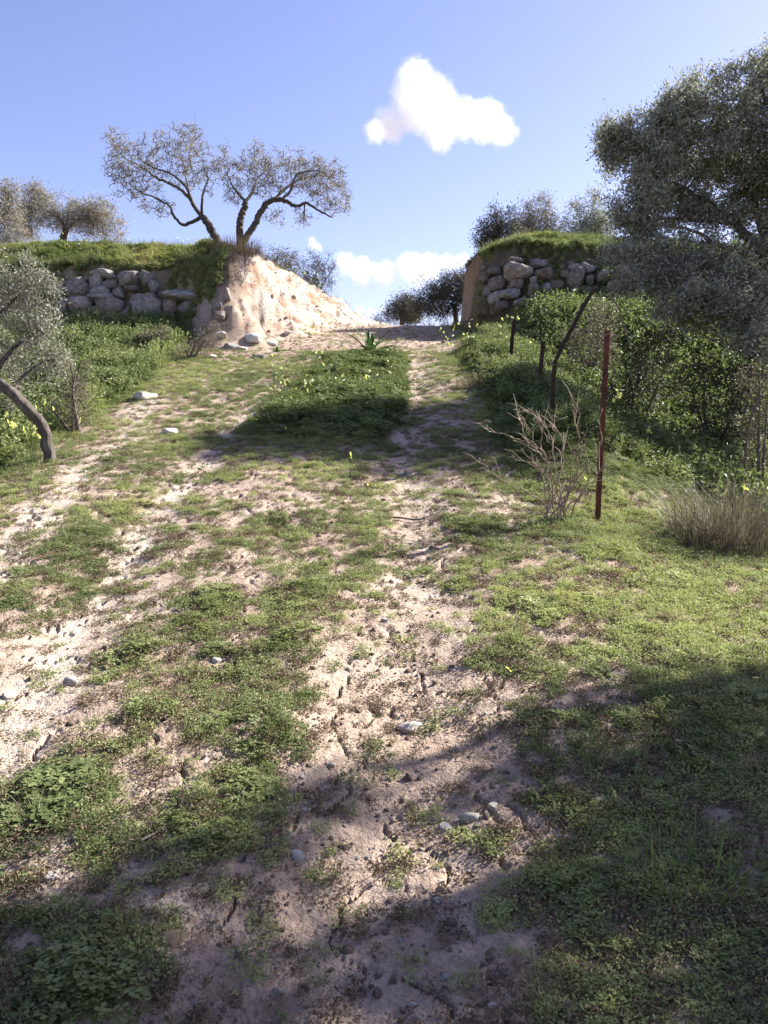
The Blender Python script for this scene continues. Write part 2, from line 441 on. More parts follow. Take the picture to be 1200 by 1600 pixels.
def np_mesh(name, V, F, smooth=True, attrs=None, normals=None):
    """V (n,3), F (m,k) all faces with the same number of corners"""
    me = bpy.data.meshes.new(name)
    V = np.ascontiguousarray(V, dtype=np.float32); F = np.ascontiguousarray(F, dtype=np.int32)
    k = F.shape[1]
    me.vertices.add(len(V)); me.vertices.foreach_set('co', V.ravel())
    me.loops.add(F.size); me.loops.foreach_set('vertex_index', F.ravel())
    me.polygons.add(len(F))
    me.polygons.foreach_set('loop_start', np.arange(0, F.size, k, dtype=np.int32))
    me.polygons.foreach_set('use_smooth', np.full(len(F), smooth))
    for an, av in (attrs or {}).items():
        a = me.attributes.new(an, 'FLOAT', 'POINT'); a.data.foreach_set('value', np.ascontiguousarray(av, dtype=np.float32))
    me.update(); me.validate()
    if normals is not None:
        me.normals_split_custom_set_from_vertices([tuple(v) for v in normals])
    return me

class Tri:
    """collects separate small polygons (quads) with one random number each"""
    def __init__(s): s.V = []; s.F = []; s.R = []; s.n = 0
    def add(s, V, F, r):
        s.V.append(V); s.F.append(F + s.n); s.n += len(V); s.R.append(r)
    def mesh(s, name, smooth=False):
        return np_mesh(name, np.concatenate(s.V), np.concatenate(s.F), smooth, {'rnd': np.concatenate(s.R)})

def leaves(tri, pos, dirs, L, W, r=None, fold=.0, bend=.0):
    """diamond leaves: pos (n,3) base points, dirs (n,3) unit, L, W arrays"""
    n = len(pos)
    up = rng.normal(size=(n, 3)); side = np.cross(dirs, up)
    side /= np.linalg.norm(side, axis=1, keepdims=True) + 1e-9
    nor = np.cross(side, dirs)
    L = np.broadcast_to(L, (n,))[:, None]; W = np.broadcast_to(W, (n,))[:, None]
    a = pos; b = pos + dirs * L * .5 + side * W * .5 + nor * W * fold
    c = pos + dirs * L - nor * L * bend; d = pos + dirs * L * .5 - side * W * .5 + nor * W * fold
    V = np.stack([a, b, c, d], 1).reshape(-1, 3)
    F = np.arange(4 * n).reshape(n, 4)
    if r is None: r = rng.random(n)
    tri.add(V, F, np.repeat(r, 4))

def tube(pts, rad, sides=6, cap=True, wob=0.0, seed=0):
    """returns V, F (quads) of a tube along pts"""
    pts = np.asarray(pts, float); rad = np.asarray(rad, float); k = len(pts)
    t = np.gradient(pts, axis=0); t /= np.linalg.norm(t, axis=1, keepdims=True) + 1e-9
    ref = np.array([0, 0, 1.]) if abs(t[0, 2]) < .9 else np.array([1., 0, 0])
    u = np.cross(t, ref); u /= np.linalg.norm(u, axis=1, keepdims=True) + 1e-9
    for i in range(1, k):
        if np.dot(u[i], u[i - 1]) < 0: u[i] = -u[i]
    v = np.cross(t, u)
    ang = np.linspace(0, 2 * math.pi, sides, endpoint=False)
    rr = rad[:, None] * np.ones((1, sides))
    if wob:
        rs = np.random.default_rng(seed)
        ph = rs.random(4) * 6.28
        lobes = np.cos(ang[None] * 3 + ph[0] + np.linspace(0, 2.5, k)[:, None]) * .5 + np.cos(ang[None] * 5 + ph[1] - np.linspace(0, 2, k)[:, None]) * .3 + rs.normal(size=(k, sides)) * .35
        rr = rr * (1 + wob * lobes)
    V = pts[:, None] + (u[:, None] * np.cos(ang)[None, :, None] + v[:, None] * np.sin(ang)[None, :, None]) * rr[:, :, None]
    V = V.reshape(-1, 3)
    i = np.arange(k - 1)[:, None] * sides; j = np.arange(sides)[None]; jn = (j + 1) % sides
    F = np.stack([i + j, i + jn, i + sides + jn, i + sides + j], -1).reshape(-1, 4)
    if cap:
        V = np.vstack([V, pts[-1:] + t[-1:] * rad[-1]])
        e = (k - 1) * sides
        # end closed with quads folded onto the tip
        tip = len(V) - 1
        Fc = np.array([[e + a, e + (a + 1) % sides, tip, tip] for a in range(sides)])
        F = np.vstack([F, Fc[:, [0, 1, 2, 2]]])
    return V, F

def join_tubes(name, lst):
    Vs, n, polys = [], 0, []
    for V, F in lst:
        Vs.append(V); polys.append(F + n); n += len(V)
    F = np.concatenate(polys); V = np.concatenate(Vs)
    q = F[F[:, 2] != F[:, 3]]; t = F[F[:, 2] == F[:, 3]][:, :3]
    me = bpy.data.meshes.new(name)
    me.vertices.add(len(V)); me.vertices.foreach_set('co', V.astype(np.float32).ravel())
    idx = np.concatenate([q.ravel(), t.ravel()]).astype(np.int32)
    me.loops.add(len(idx)); me.loops.foreach_set('vertex_index', idx)
    st = np.concatenate([np.arange(len(q)) * 4, len(q) * 4 + np.arange(len(t)) * 3]).astype(np.int32)
    me.polygons.add(len(q) + len(t)); me.polygons.foreach_set('loop_start', st)
    me.polygons.foreach_set('use_smooth', np.ones(len(st), bool))
    me.update(); me.validate()
    return me

def smooth_path(pts, n):
    """Catmull-Rom through pts (list of 3-vectors)"""
    p = np.asarray(pts, float)
    p = np.vstack([2 * p[0] - p[1], p, 2 * p[-1] - p[-2]])
    out = []
    segs = len(p) - 3
    for s in range(segs):
        a, b, c, d = p[s:s + 4]
        for t in np.linspace(0, 1, n, endpoint=False):
            out.append(.5 * ((2 * b) + (-a + c) * t + (2 * a - 5 * b + 4 * c - d) * t * t + (-a + 3 * b - 3 * c + d) * t ** 3))
    out.append(p[-2])
    return np.array(out)

# ------------------------------------------------------------ ground mesh
def build_ground():
    half = math.radians(33)
    th = np.concatenate([np.linspace(-math.pi, -1.1, 34, endpoint=False), np.linspace(-1.1, -half, 46, endpoint=False),
                         np.linspace(-half, half, 520, endpoint=False), np.linspace(half, 1.1, 46, endpoint=False), np.linspace(1.1, math.pi, 34, endpoint=False)])
    r = [0.02, .15, .35, .6]
    while r[-1] < 42: r.append(r[-1] * 1.0068 + .0006)
    while r[-1] < 900: r.append(r[-1] * 1.14)
    r = np.array(r)
    R, T = np.meshgrid(r, th, indexing='ij')
    X = R * np.sin(T); Y = R * np.cos(T)
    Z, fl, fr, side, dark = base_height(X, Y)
    cov, lush = cover(X, Y)
    face = np.clip(fl + fr * .75, 0, 1)
    near = 1 / (1 + (R / 9) ** 2)
    # ruts, clods, pebbly crust, cracks
    dr = pdist(X, Y, RUT_R); dl = pdist(X, Y, RUT_L)
    Z = Z - .05 * np.exp(-(dr / .3) ** 2) - .045 * np.exp(-(dl / .3) ** 2)
    Z = Z + .07 * (fbm(X * 1.4, Y * 1.4, 3, 101) - .5) + .022 * (fbm(X * 5, Y * 5, 3, 111) - .5)
    bare = 1 - np.clip(cov, 0, 1)
    clod = fbm(X * 30, Y * 30, 4, 121, .65)
    Z = Z + (.007 + .001 * bare) * (clod - .5) * np.where(R < 30, 1, 0)
    rut_rough = np.exp(-(dr / .5) ** 2)
    tread = np.abs(fbm(X * 9, Y * 14, 2, 131) - .5) * 2
    crk = np.abs(fbm(X * 3.3, Y * 3.3, 3, 141) - .5) * 2
    crk2 = np.abs(fbm(X * 6.3, Y * 6.3, 3, 151) - .5) * 2
    Z = Z - bare * np.where(R < 8, 1, 0) * (.03 * np.exp(-(crk / .018) ** 2) + .006 * np.exp(-(crk2 / .022) ** 2))
    # crumbling of the cut faces
    rough = fbm(X * 2.6, Y * 2.6, 4, 161) - .5
    gul = fbm(X * 6, Y * 1.4, 4, 171) - .5
    Z = Z + fl * (.16 * rough + .16 * gul) + fr * .25 * rough
    Z = Z + fl * .12 * (fbm(X * 15, Y * 6, 3, 181) - .5)
    Z = Z + .25 * lush * (fbm(X * 1.7, Y * 1.7, 3, 191) - .5)
    pale = .75 * np.exp(-(dl / .17) ** 2) * (1 - ss((Y - 13) / 2)) + .7 * np.exp(-(pdist(X, Y, RUT_LL) / .2) ** 2) + .35 * np.exp(-(dr / .3) ** 2) * ss((Y - 3.4) / 1.5)
    pale = np.clip(pale * (.4 + 1.3 * fbm(X * 4, Y * 3, 3, 201)), 0, 1) * (1 - np.clip(cov, 0, 1)) ** .5
    red = fr * side
    V = np.stack([X, Y, Z], -1)
    dX = np.gradient(V, axis=0); dT = np.roll(V, -1, 1) - np.roll(V, 1, 1)
    N = np.cross(dT, dX); N /= np.linalg.norm(N, axis=2, keepdims=True) + 1e-12
    N = np.where(N[..., 2:] < 0, -N, N)
    nr, nt = X.shape
    i = np.arange(nr - 1)[:, None]; j = np.arange(nt)[None]; jn = (j + 1) % nt
    F = np.stack([i * nt + j, i * nt + jn, (i + 1) * nt + jn, (i + 1) * nt + j], -1)
    def fa(a): return (a[:-1] + a[1:]) / 2
    sdl = sdist(X, Y, LEFT_EDGE)[0]; sdr = sdist(X, Y, RIGHT_EDGE)[0]
    cls = np.zeros((nr - 1, nt), int)
    fX, fY = fa(X), fa(Y)
    roadm = (fY > 17.6) & (fY < 40) & (fa(sdl) < .2) & (fX < 2.1) & (fX > -3)
    cls[roadm] = 1
    cls[fa(fl) > .3] = 2
    cls[(fa(fr) > .3) & (fX < 14)] = 3
    Vf, Nf = V.reshape(-1, 3), N.reshape(-1, 3)
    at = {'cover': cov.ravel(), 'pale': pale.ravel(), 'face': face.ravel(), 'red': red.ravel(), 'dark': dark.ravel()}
    for c, nm in enumerate(['ground', 'dirt_road', 'cut_bank', 'terrace_bank']):
        f = F[cls == c].reshape(-1, 4)
        u, inv = np.unique(f, return_inverse=True)
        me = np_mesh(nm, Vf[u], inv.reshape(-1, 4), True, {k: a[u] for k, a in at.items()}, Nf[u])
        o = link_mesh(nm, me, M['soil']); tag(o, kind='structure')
    return X, Y, Z, r, th
GX, GY, GZ, GR, GT = build_ground()

def surf(x, y):
    """height of the finished ground mesh (bilinear in its polar grid)"""
    x = np.atleast_1d(np.asarray(x, float)); y = np.atleast_1d(np.asarray(y, float))
    R = np.hypot(x, y); T = np.arctan2(x, y)
    a = np.interp(R, GR, np.arange(len(GR))); b = np.interp(T, GT, np.arange(len(GT)))
    i = np.clip(a.astype(int), 0, len(GR) - 2); j = np.clip(b.astype(int), 0, len(GT) - 2)
    fa_, fb = a - i, b - j
    return (GZ[i, j] * (1 - fa_) + GZ[i + 1, j] * fa_) * (1 - fb) + (GZ[i, j + 1] * (1 - fa_) + GZ[i + 1, j + 1] * fa_) * fb

def on_ground(px, py):
    q = ground_hit([px], [py])[0]
    return Vector((q[0], q[1], float(surf(q[0], q[1])[0])))

# ------------------------------------------------------------ clouds
def cloud_material(cs, unit):
    m, n, l, out = mat('cloud_vapour')
    co = n.new('ShaderNodeTexCoord').outputs['Object']
    n1 = noise_tex(n, l, .055 / unit, 5, .62, co)
    sub = n.new('ShaderNodeVectorMath'); sub.operation = 'SUBTRACT'; l.new(n1.outputs['Color'], sub.inputs[0]); sub.inputs[1].default_value = (.5, .5, .5)
    sc = n.new('ShaderNodeVectorMath'); sc.operation = 'SCALE'; l.new(sub.outputs[0], sc.inputs[0]); sc.inputs['Scale'].default_value = 30 * unit
    ad = n.new('ShaderNodeVectorMath'); ad.operation = 'ADD'; l.new(co, ad.inputs[0]); l.new(sc.outputs[0], ad.inputs[1])
    f = None
    for c, r in cs:
        d = n.new('ShaderNodeVectorMath'); d.operation = 'DISTANCE'; l.new(ad.outputs[0], d.inputs[0]); d.inputs[1].default_value = c
        v = math_n(n, l, 'SUBTRACT', 1.0, math_n(n, l, 'DIVIDE', d.outputs['Value'], r))
        f = v if f is None else math_n(n, l, 'MAXIMUM', f, v)
    n2 = noise_tex(n, l, .12 / unit, 5, .7, co)
    f = math_n(n, l, 'ADD', f, math_n(n, l, 'MULTIPLY', math_n(n, l, 'SUBTRACT', n2.outputs[0], .5), .7))
    f = math_n(n, l, 'MULTIPLY', f, 1.7, True)
    f = math_n(n, l, 'POWER', f, 1.6)
    v = n.new('ShaderNodeVolumePrincipled')
    v.inputs['Color'].default_value = (1, 1, 1, 1)
    l.new(math_n(n, l, 'MULTIPLY', f, .105 * .56 / unit), v.inputs['Density'])
    l.new(v.outputs[0], out.inputs['Volume'])
    return m

def cloud(blobs, Y, label, seed):
    """blobs (px, py, r_px) -> puffs at distance Y"""
    import bmesh
    bm = bmesh.new()
    rs = random.Random(seed)
    u = Y / FPX
    base = P(sum(b[0] for b in blobs) / len(blobs), sum(b[1] for b in blobs) / len(blobs), Y)
    cs = []
    for px, py, rp in blobs:
        r = rp * u * 1.02
        c = P(px, py, Y + rs.uniform(-.6, .6) * rp * u) - base
        cs.append((tuple(c), r))
        ret = bmesh.ops.create_icosphere(bm, subdivisions=2, radius=r * 1.12)
        for v in ret['verts']: v.co = v.co + c
    me = bpy.data.meshes.new('cloud'); bm.to_mesh(me); bm.free()
    o = link_mesh('cloud', me, cloud_material(cs, u), loc=base)
    rm = o.modifiers.new('remesh', 'REMESH'); rm.mode = 'VOXEL'; rm.voxel_size = 4 * u
    tag(o, label, 'cloud')
    return o
cloud([(650, 125, 34), (672, 165, 48), (640, 180, 30), (690, 190, 38), (725, 185, 34), (760, 190, 34), (785, 205, 26), (688, 218, 22), (610, 195, 30), (640, 150, 34), (588, 205, 22)], 700,
      'small white cloud alone high in the blue sky', 3)
cloud([(540, 412, 20), (565, 425, 24), (600, 428, 24), (640, 418, 26), (670, 420, 26), (700, 412, 18), (720, 408, 14), (570, 440, 14), (655, 440, 16)], 1100,
      'low white cloud bank above the gap in the road', 5)
cloud([(488, 380, 11), (495, 388, 9)], 1100, 'small white puff of cloud behind the bush left of the gap', 8)
cloud([(560, 486, 9), (580, 490, 10), (600, 484, 8)], 1300, 'faint low cloud just above the crest of the road', 9)

# ------------------------------------------------------------ trees
def make_tree(name, label, cat, base, limbs, blobs, Y, n_tw, n_leaf, leaf_m, leafL=.055, leafW=.014, group=None, spread=.12,
              twig_r=.0045, step=.14, extra_depth=1.0, droop=.25, seed=1, thick=1.0, stems=None, bark='bark', trunk_sides=12, wobble=.12):
    """limbs: list of (points, r0, r1); first is the trunk. blobs: (x, y, z, rx, ry, rz) in world units"""
    rs = np.random.default_rng(seed)
    base = np.asarray(base, float)
    root = thing(name, label, cat, tuple(base), group)
    nodes = []; parent = []; rad = []
    first = True
    for li, (pts, r0, r1) in enumerate(limbs):
        path = smooth_path(pts, 6) - base
        k = len(path)
        if k > 4:
            j = rs.normal(size=(k, 3)) * r0 * .10; j[0] = 0; path = path + j
        rr = np.linspace(r0, r1, k) * thick
        if li == 0: rr[:3] *= np.array([1.5, 1.25, 1.1])
        V, F = tube(path, rr, trunk_sides if li == 0 else 8, True, wobble, seed * 31 + li)
        o = link_mesh('trunk' if li == 0 else 'branch', join_tubes('trunk' if li == 0 else 'branch', [(V, F)]), M[bark], root)
        use = path if li else path[k // 2:]
        nodes += list(use)
    nodes = np.array(nodes)
    cap = len(nodes) + n_tw * 30
    N = np.zeros((cap, 3)); cnt = len(nodes); N[:cnt] = nodes
    vol = np.array([b[3] * b[4] * b[5] for b in blobs]) ** .8; vol /= vol.sum()
    pick = rs.choice(len(blobs), n_tw, p=vol)
    B = np.array(blobs, float)[pick]
    u = rs.normal(size=(n_tw, 3)); u /= np.linalg.norm(u, axis=1, keepdims=True)
    rr = rs.random(n_tw) ** (1 / 2.2)
    tg = B[:, :3] + u * rr[:, None] * B[:, 3:6] - base
    d0 = np.array([np.min(np.linalg.norm(nodes - t, axis=1)) for t in tg])
    tg = tg[np.argsort(d0)]
    tubes = []; tri = Tri(); LP = []; LD = []
    for t in tg:
        dd = np.linalg.norm(N[:cnt] - t, axis=1) 
        i = int(dd.argmin()); a = N[i].copy(); L = dd[i]
        k = max(3, min(12, int(L / step) + 2))
        tt = np.linspace(0, 1, k)[:, None]
        bendv = rs.normal(size=3) * L * .16; bendv[2] += L * droop
        path = a + (t - a) * tt + bendv * (tt * (1 - tt)) * 1.6 
        path[1:-1] += rs.normal(size=(k - 2, 3)) * min(.03, L * .05)
        r0 = twig_r * (1 + 2.2 * L); rad_ = np.linspace(r0, twig_r * .55, k)
        tubes.append(tube(path, rad_, 4 if r0 > .012 else 3, False))
        m = k - 1
        N[cnt:cnt + m] = path[1:]; cnt += m
        nl = max(2, int(n_leaf / len(tg) * rs.uniform(.4, 1.6)))
        s = rs.uniform(max(0., 1 - .38 / max(L, .38)), 1.0, nl) * (k - 1)
        i0 = np.minimum(s.astype(int), k - 2); f = (s - i0)[:, None]
        pp = path[i0] * (1 - f) + path[i0 + 1] * f
        dirv = path[i0 + 1] - path[i0]; dirv /= np.linalg.norm(dirv, axis=1, keepdims=True) + 1e-9
        off = rs.normal(size=(nl, 3)) * spread
        LP.append(pp + off); 
        dv = dirv * .6 + rs.normal(size=(nl, 3)) * .75 + np.array([0, 0, .15])
        LD.append(dv / np.linalg.norm(dv, axis=1, keepdims=True))
        # fine shoots that carry the leaves
        for q in range(0, nl, 9):
            tubes.append(tube(np.array([pp[q], pp[q] + off[q] * 1.1]), np.array([twig_r * .6, twig_r * .35]), 3, False))
    link_mesh('twigs', join_tubes('twigs', tubes), M['twig'], root)
    LP = np.concatenate(LP); LD = np.concatenate(LD)
    leaves(tri, LP, LD, leafL * rs.uniform(.7, 1.25, len(LP)), leafW * rs.uniform(.8, 1.2, len(LP)), fold=.12)
    link_mesh('crown', tri.mesh('crown'), M[leaf_m], root)
    return root

def blobs_px(lst, Y, depth=1.0):
    """(px, py, rx_px, ry_px[, dY]) -> world ellipsoids at distance about Y"""
    out = []
    for b in lst:
        yy = Y + (b[4] if len(b) > 4 else 0)
        c = P(b[0], b[1], yy); s = yy / FPX
        out.append((c.x, c.y, c.z, b[2] * s, (b[2] + b[3]) / 2 * s * depth, b[3] * s))
    return out

def pp(lst, Y):
    return [tuple(P(a[0], a[1], Y + (a[2] if len(a) > 2 else 0))) for a in lst]

def stand(px, py, Y):
    """foot point on the finished ground below/at pixel column px at distance Y"""
    a, _ = ray(px, py); x = a * Y
    return Vector((x, Y, float(surf(x, Y)[0])))

# left tree of the pair on the mound (leans left)
YB = 19.6
b1 = stand(347, 388, YB)
make_tree('olive_tree', 'pruned old olive leaning left on the mound, the left one of a pair', 'olive tree', b1,
    [([tuple(b1 - Vector((0, 0, .15))), *pp([(335, 368), (325, 350), (316, 338)], YB)], .15, .11),
     (pp([(316, 338), (300, 347, .1), (285, 351, .1), (272, 338, 0), (262, 320, -.2), (240, 308, -.3), (215, 300, -.3)], YB), .075, .02),
     (pp([(318, 342), (305, 325, .2), (295, 308, .3), (272, 290, .4), (245, 278, .4), (222, 262, .4), (190, 245, .5)], YB), .085, .02),
     (pp([(300, 316, .2), (290, 292, 0), (268, 272, -.2), (240, 262, -.3), (218, 250, -.3)], YB), .06, .015),
     (pp([(296, 308, .2), (292, 285, .4), (288, 262, .5), (282, 235, .6)], YB), .045, .012),
     (pp([(316, 338), (315, 318, -.3), (318, 300, -.4), (325, 280, -.4), (318, 262, -.4)], YB), .055, .014)],
    blobs_px([(180, 225, 24, 30), (205, 250, 32, 36), (240, 240, 34, 34), (275, 225, 34, 32), (300, 235, 30, 40), (195, 285, 32, 26), (230, 305, 32, 28), (255, 325, 26, 18), (325, 275, 22, 34), (185, 262, 26, 26), (290, 270, 34, 28), (232, 275, 30, 22), (340, 262, 14, 22), (300, 210, 18, 20)], YB, 1.1),
    YB, 1200, 7400, 'olive_dry', .065, .016, seed=4, thick=.66, spread=.055, twig_r=.0075, droop=.12)
# right tree of the pair, two trunks
b2 = stand(377, 386, YB + .2)
make_tree('olive_tree', 'dark twin-trunked olive spreading right over the cut bank, the right one of the pair', 'olive tree', b2,
    [([tuple(b2 - Vector((0, 0, .15))), *pp([(375, 365), (376, 345), (380, 330), (384, 315)], YB)], .13, .09),
     (pp([(379, 380), (390, 362), (400, 346), (410, 328), (415, 318)], YB), .11, .09),
     (pp([(413, 320), (428, 312), (445, 314), (462, 322), (480, 318), (500, 330), (520, 340)], YB), .09, .02),
     (pp([(384, 316), (372, 302), (362, 288, -.3), (355, 270, -.4)], YB), .05, .014),
     (pp([(412, 322), (435, 305, .3), (452, 290, .4), (475, 278, .5), (505, 275, .5), (530, 280, .4)], YB), .055, .014),
     (pp([(384, 315), (395, 300, .2), (402, 280, .4), (420, 262, .4)], YB), .055, .014),
     (pp([(440, 312), (455, 296, -.4), (462, 275, -.5), (490, 266, -.5), (510, 272, -.4)], YB), .045, .012),
     (pp([(476, 320), (475, 335, -.1), (474, 350, -.1)], YB), .025, .008)],
    blobs_px([(372, 270, 26, 26), (362, 300, 18, 26), (400, 260, 34, 24), (440, 255, 36, 24), (480, 262, 34, 24), (515, 275, 28, 28), (538, 305, 18, 28), (515, 320, 24, 18), (475, 290, 34, 20), (430, 285, 30, 18), (430, 340, 20, 16), (470, 338, 20, 14), (405, 295, 24, 20), (500, 300, 24, 20), (395, 235, 20, 16), (352, 245, 14, 22)], YB, 1.15),
    YB, 1100, 9800, 'olive_dry', .065, .016, seed=9, thick=.74, spread=.055, twig_r=.0065, droop=.12)

# olives on the terrace far left
Y = 25.
b = stand(100, 395, Y)
make_tree('olive_tree', 'round olive tree on the terrace behind the stone wall, above the wall\'s left end', 'olive tree', b,
    [([tuple(b), *pp([(99, 380), (100, 366), (104, 355)], Y)], .17, .12), (pp([(104, 358), (120, 345), (140, 335), (165, 335)], Y), .08, .02), (pp([(103, 356), (90, 340), (75, 330), (60, 318)], Y), .08, .02), (pp([(104, 356), (106, 335), (112, 315)], Y), .06, .02),
     (pp([(104, 380), (125, 378), (150, 380), (165, 372)], Y), .06, .02)],
    blobs_px([(60, 330, 34, 34), (95, 335, 36, 28), (130, 340, 36, 26), (165, 350, 28, 30), (60, 305, 24, 20), (150, 330, 28, 22), (40, 350, 22, 30), (185, 372, 12, 16), (130, 365, 22, 10)], Y),
    Y, 700, 21000, 'olive_dry', .075, .02, seed=14, thick=.7, spread=.10, droop=.1)
b = stand(-5, 400, 23.)
make_tree('olive_tree', 'brownish olive tree cut by the left edge of the photo, behind the terrace wall', 'olive tree', b,
    [([tuple(b), *pp([(-5, 385), (-8, 365), (-5, 345)], 23)], .17, .1), (pp([(-5, 350), (10, 330), (20, 312)], 23), .07, .02), (pp([(-5, 350), (-30, 330), (-45, 305)], 23), .07, .02)],
    blobs_px([(0, 325, 34, 40), (20, 365, 28, 32), (-50, 340, 45, 50), (10, 300, 18, 20), (5, 385, 26, 20)], 23.),
    23, 500, 18000, 'olive_dry', .075, .02, seed=15, thick=.7, spread=.10)

# foreground olive at the left edge, leaning trunk
Y = 8.2
b = stand(82, 690, Y)
make_tree('olive_tree', 'silvery olive with slanting bare trunk in the green hollow at the left edge', 'olive tree', b,
    [([tuple(b - Vector((0, 0, .2))), *pp([(68, 672), (44, 640), (18, 612), (-12, 590, .1), (-50, 562, .2), (-90, 520, .3)], Y)], .062, .05),
     (pp([(-50, 560, .2), (-20, 520, .3), (10, 480, .4), (40, 450, .4)], Y), .035, .01), (pp([(-10, 585, .1), (15, 550, .3), (40, 530, .4), (70, 510, .5)], Y), .03, .008),
     (pp([(-90, 520, .3), (-80, 450, .3), (-40, 420, .3)], Y), .035, .01), (pp([(20, 612), (35, 590, .2), (60, 570, .3), (85, 560, .4)], Y), .02, .006)],
    blobs_px([(30, 430, 40, 40, .3), (55, 470, 42, 46, .4), (75, 520, 34, 44, .4), (30, 520, 50, 50, .4), (60, 575, 40, 34, .4), (10, 570, 40, 34, .6), (-40, 450, 60, 60, .3), (-60, 540, 60, 60, .5), (90, 560, 24, 26, .4), (20, 620, 26, 22, .7), (80, 440, 22, 26, .4), (-110, 480, 70, 80, .3)], Y, .8),
    Y, 900, 16000, 'olive_pale', .048, .012, seed=21, spread=.045, twig_r=.003, step=.1)

# the big olive on the right
Y = 12.2
b = stand(1240, 640, Y)
make_tree('olive_tree', 'big dense grey-green olive tree filling the right edge above the hollow', 'olive tree', b,
    [([tuple(b - Vector((0, 0, .2))), *pp([(1245, 600), (1238, 540), (1230, 490), (1225, 460)], Y)], .27, .2),
     (pp([(1228, 485), (1200, 480, -.2), (1165, 470, -.3), (1130, 440, -.4), (1100, 420, -.5), (1050, 400, -.6)], Y), .10, .025),
     (pp([(1225, 460), (1190, 400), (1150, 350, .2), (1110, 320, .3), (1060, 290, .3), (1000, 270, .3)], Y), .12, .02),
     (pp([(1225, 460), (1200, 380, .4), (1170, 300, .5), (1150, 230, .6), (1120, 170, .6)], Y), .12, .02),
     (pp([(1225, 460), (1240, 360, -.2), (1230, 260, -.3), (1200, 170, -.3), (1185, 110, -.3)], Y), .12, .02),
     (pp([(1225, 460), (1280, 400, .3), (1340, 330, .4), (1380, 260, .4)], Y), .11, .03),
     (pp([(1190, 400), (1130, 385, -.6), (1080, 360, -.9), (1020, 350, -1)], Y), .06, .015),
     (pp([(1150, 350, .2), (1105, 345, .2), (1040, 340, .2), (980, 345, .2)], Y), .05, .012)],
    blobs_px([(975, 215, 45, 32), (1000, 270, 55, 50), (1010, 330, 55, 40), (1055, 190, 50, 50), (1065, 260, 60, 60, .6), (1070, 330, 50, 36, .5), (1070, 160, 35, 40), (1130, 210, 60, 55), (1145, 290, 55, 55, .8), (1180, 150, 50, 60), (1190, 105, 26, 38), (1220, 230, 70, 80), (1210, 330, 50, 40, 1),
              (990, 370, 40, 26), (1050, 400, 60, 28, -.4), (1110, 420, 60, 34, -.7), (1165, 450, 50, 40, -1), (1040, 440, 50, 26, -.6), (960, 240, 32, 30), (1320, 250, 110, 130), (1300, 140, 80, 70), (1260, 420, 80, 60), (1350, 400, 90, 70), (1080, 470, 60, 26, -1.1), (1150, 500, 60, 30, -1.3), (1020, 225, 40, 40), (960, 400, 34, 24, -.5), (985, 440, 34, 22, -.8), (1125, 130, 16, 26), (1085, 120, 10, 22), (945, 205, 22, 14), (1130, 480, 54, 36, -1.2), (1185, 520, 50, 44, -1.6), (1060, 490, 46, 26, -.9), (1215, 470, 60, 50, -1), (1140, 345, 50, 26, .3), (1190, 380, 40, 30, .2), (1270, 540, 60, 50, -1.2)], Y, 1.7),
    Y, 2900, 165000, 'olive', .072, .021, seed=33, thick=.72, spread=.075, twig_r=.004, step=.16)

# olive that stands beside the photographer, outside the frame, and shades the foreground
OY = 1.75
b = Vector((6.0, 3.3 + OY, float(surf(6.0, 3.3 + OY)[0])))
def sh(l): return [(a[0], a[1] + OY, *a[2:]) for a in l]
make_tree('olive_tree', 'tall olive tree right of the frame that throws the foreground shade', 'olive tree', b,
    [([tuple(b - Vector((0, 0, .2))), *sh([(6.0, 3.35, .9), (5.9, 3.3, 1.7), (5.9, 3.4, 2.2)])], .2, .15), (sh([(5.9, 3.4, 2.2), (5.2, 3.6, 3.2), (4.9, 3.8, 4.4)]), .1, .02), (sh([(5.9, 3.4, 2.2), (6.4, 3.9, 3.4), (6.2, 4.3, 4.8)]), .1, .02),
     (sh([(5.9, 3.4, 2.2), (6.2, 2.4, 3.2), (6.0, 1.6, 4.2)]), .1, .02), (sh([(5.9, 3.4, 2.2), (5.9, 3.4, 3.6), (6.0, 3.6, 5.4)]), .1, .02)],
    [(a[0], a[1], a[2], *(v * (.8 if a[2] < 4.5 else .58) for v in a[3:6])) for a in sh([(5.1, 2.8, 2.6, 1.1, 1.0, .9), (5.6, 3.4, 3.6, 1.2, .9, .9), (5.6, 2.3, 3.6, 1.3, 1.1, 1.0), (6.0, 3.3, 5.0, 1.1, .9, .7), (5.8, 2.6, 5.0, 1.3, 1.0, .6), (6.2, 3.2, 6.2, 1.0, .8, .6), (5.5, 1.3, 4.8, 1.2, 1., .8), (4.9, 2.0, 2.2, 1.0, .9, .7), (6.4, .8, 3.6, 1.3, 1.2, 1.0), (6.7, 2.2, 6.4, 1.2, .9, .6), (4.8, .9, 2.6, 1.0, 1.0, 1.0), (5.0, 1.6, 3.4, 1.1, .9, .9), (5.2, 3.6, 5.0, 1.1, .7, .7), (6.2, 3.9, 6.0, 1.2, .7, .7), (5.6, 3.3, 5.6, 1.3, .8, .8), (6.6, 3.3, 7.0, 1.3, .8, .7), (5.3, 2.6, 3.4, 1.4, 1.1, .9), (5.4, 1.9, 2.6, 1.2, 1.1, .9)])],
    4, 700, 60000, 'olive', .08, .026, seed=41, spread=.09, twig_r=.006)

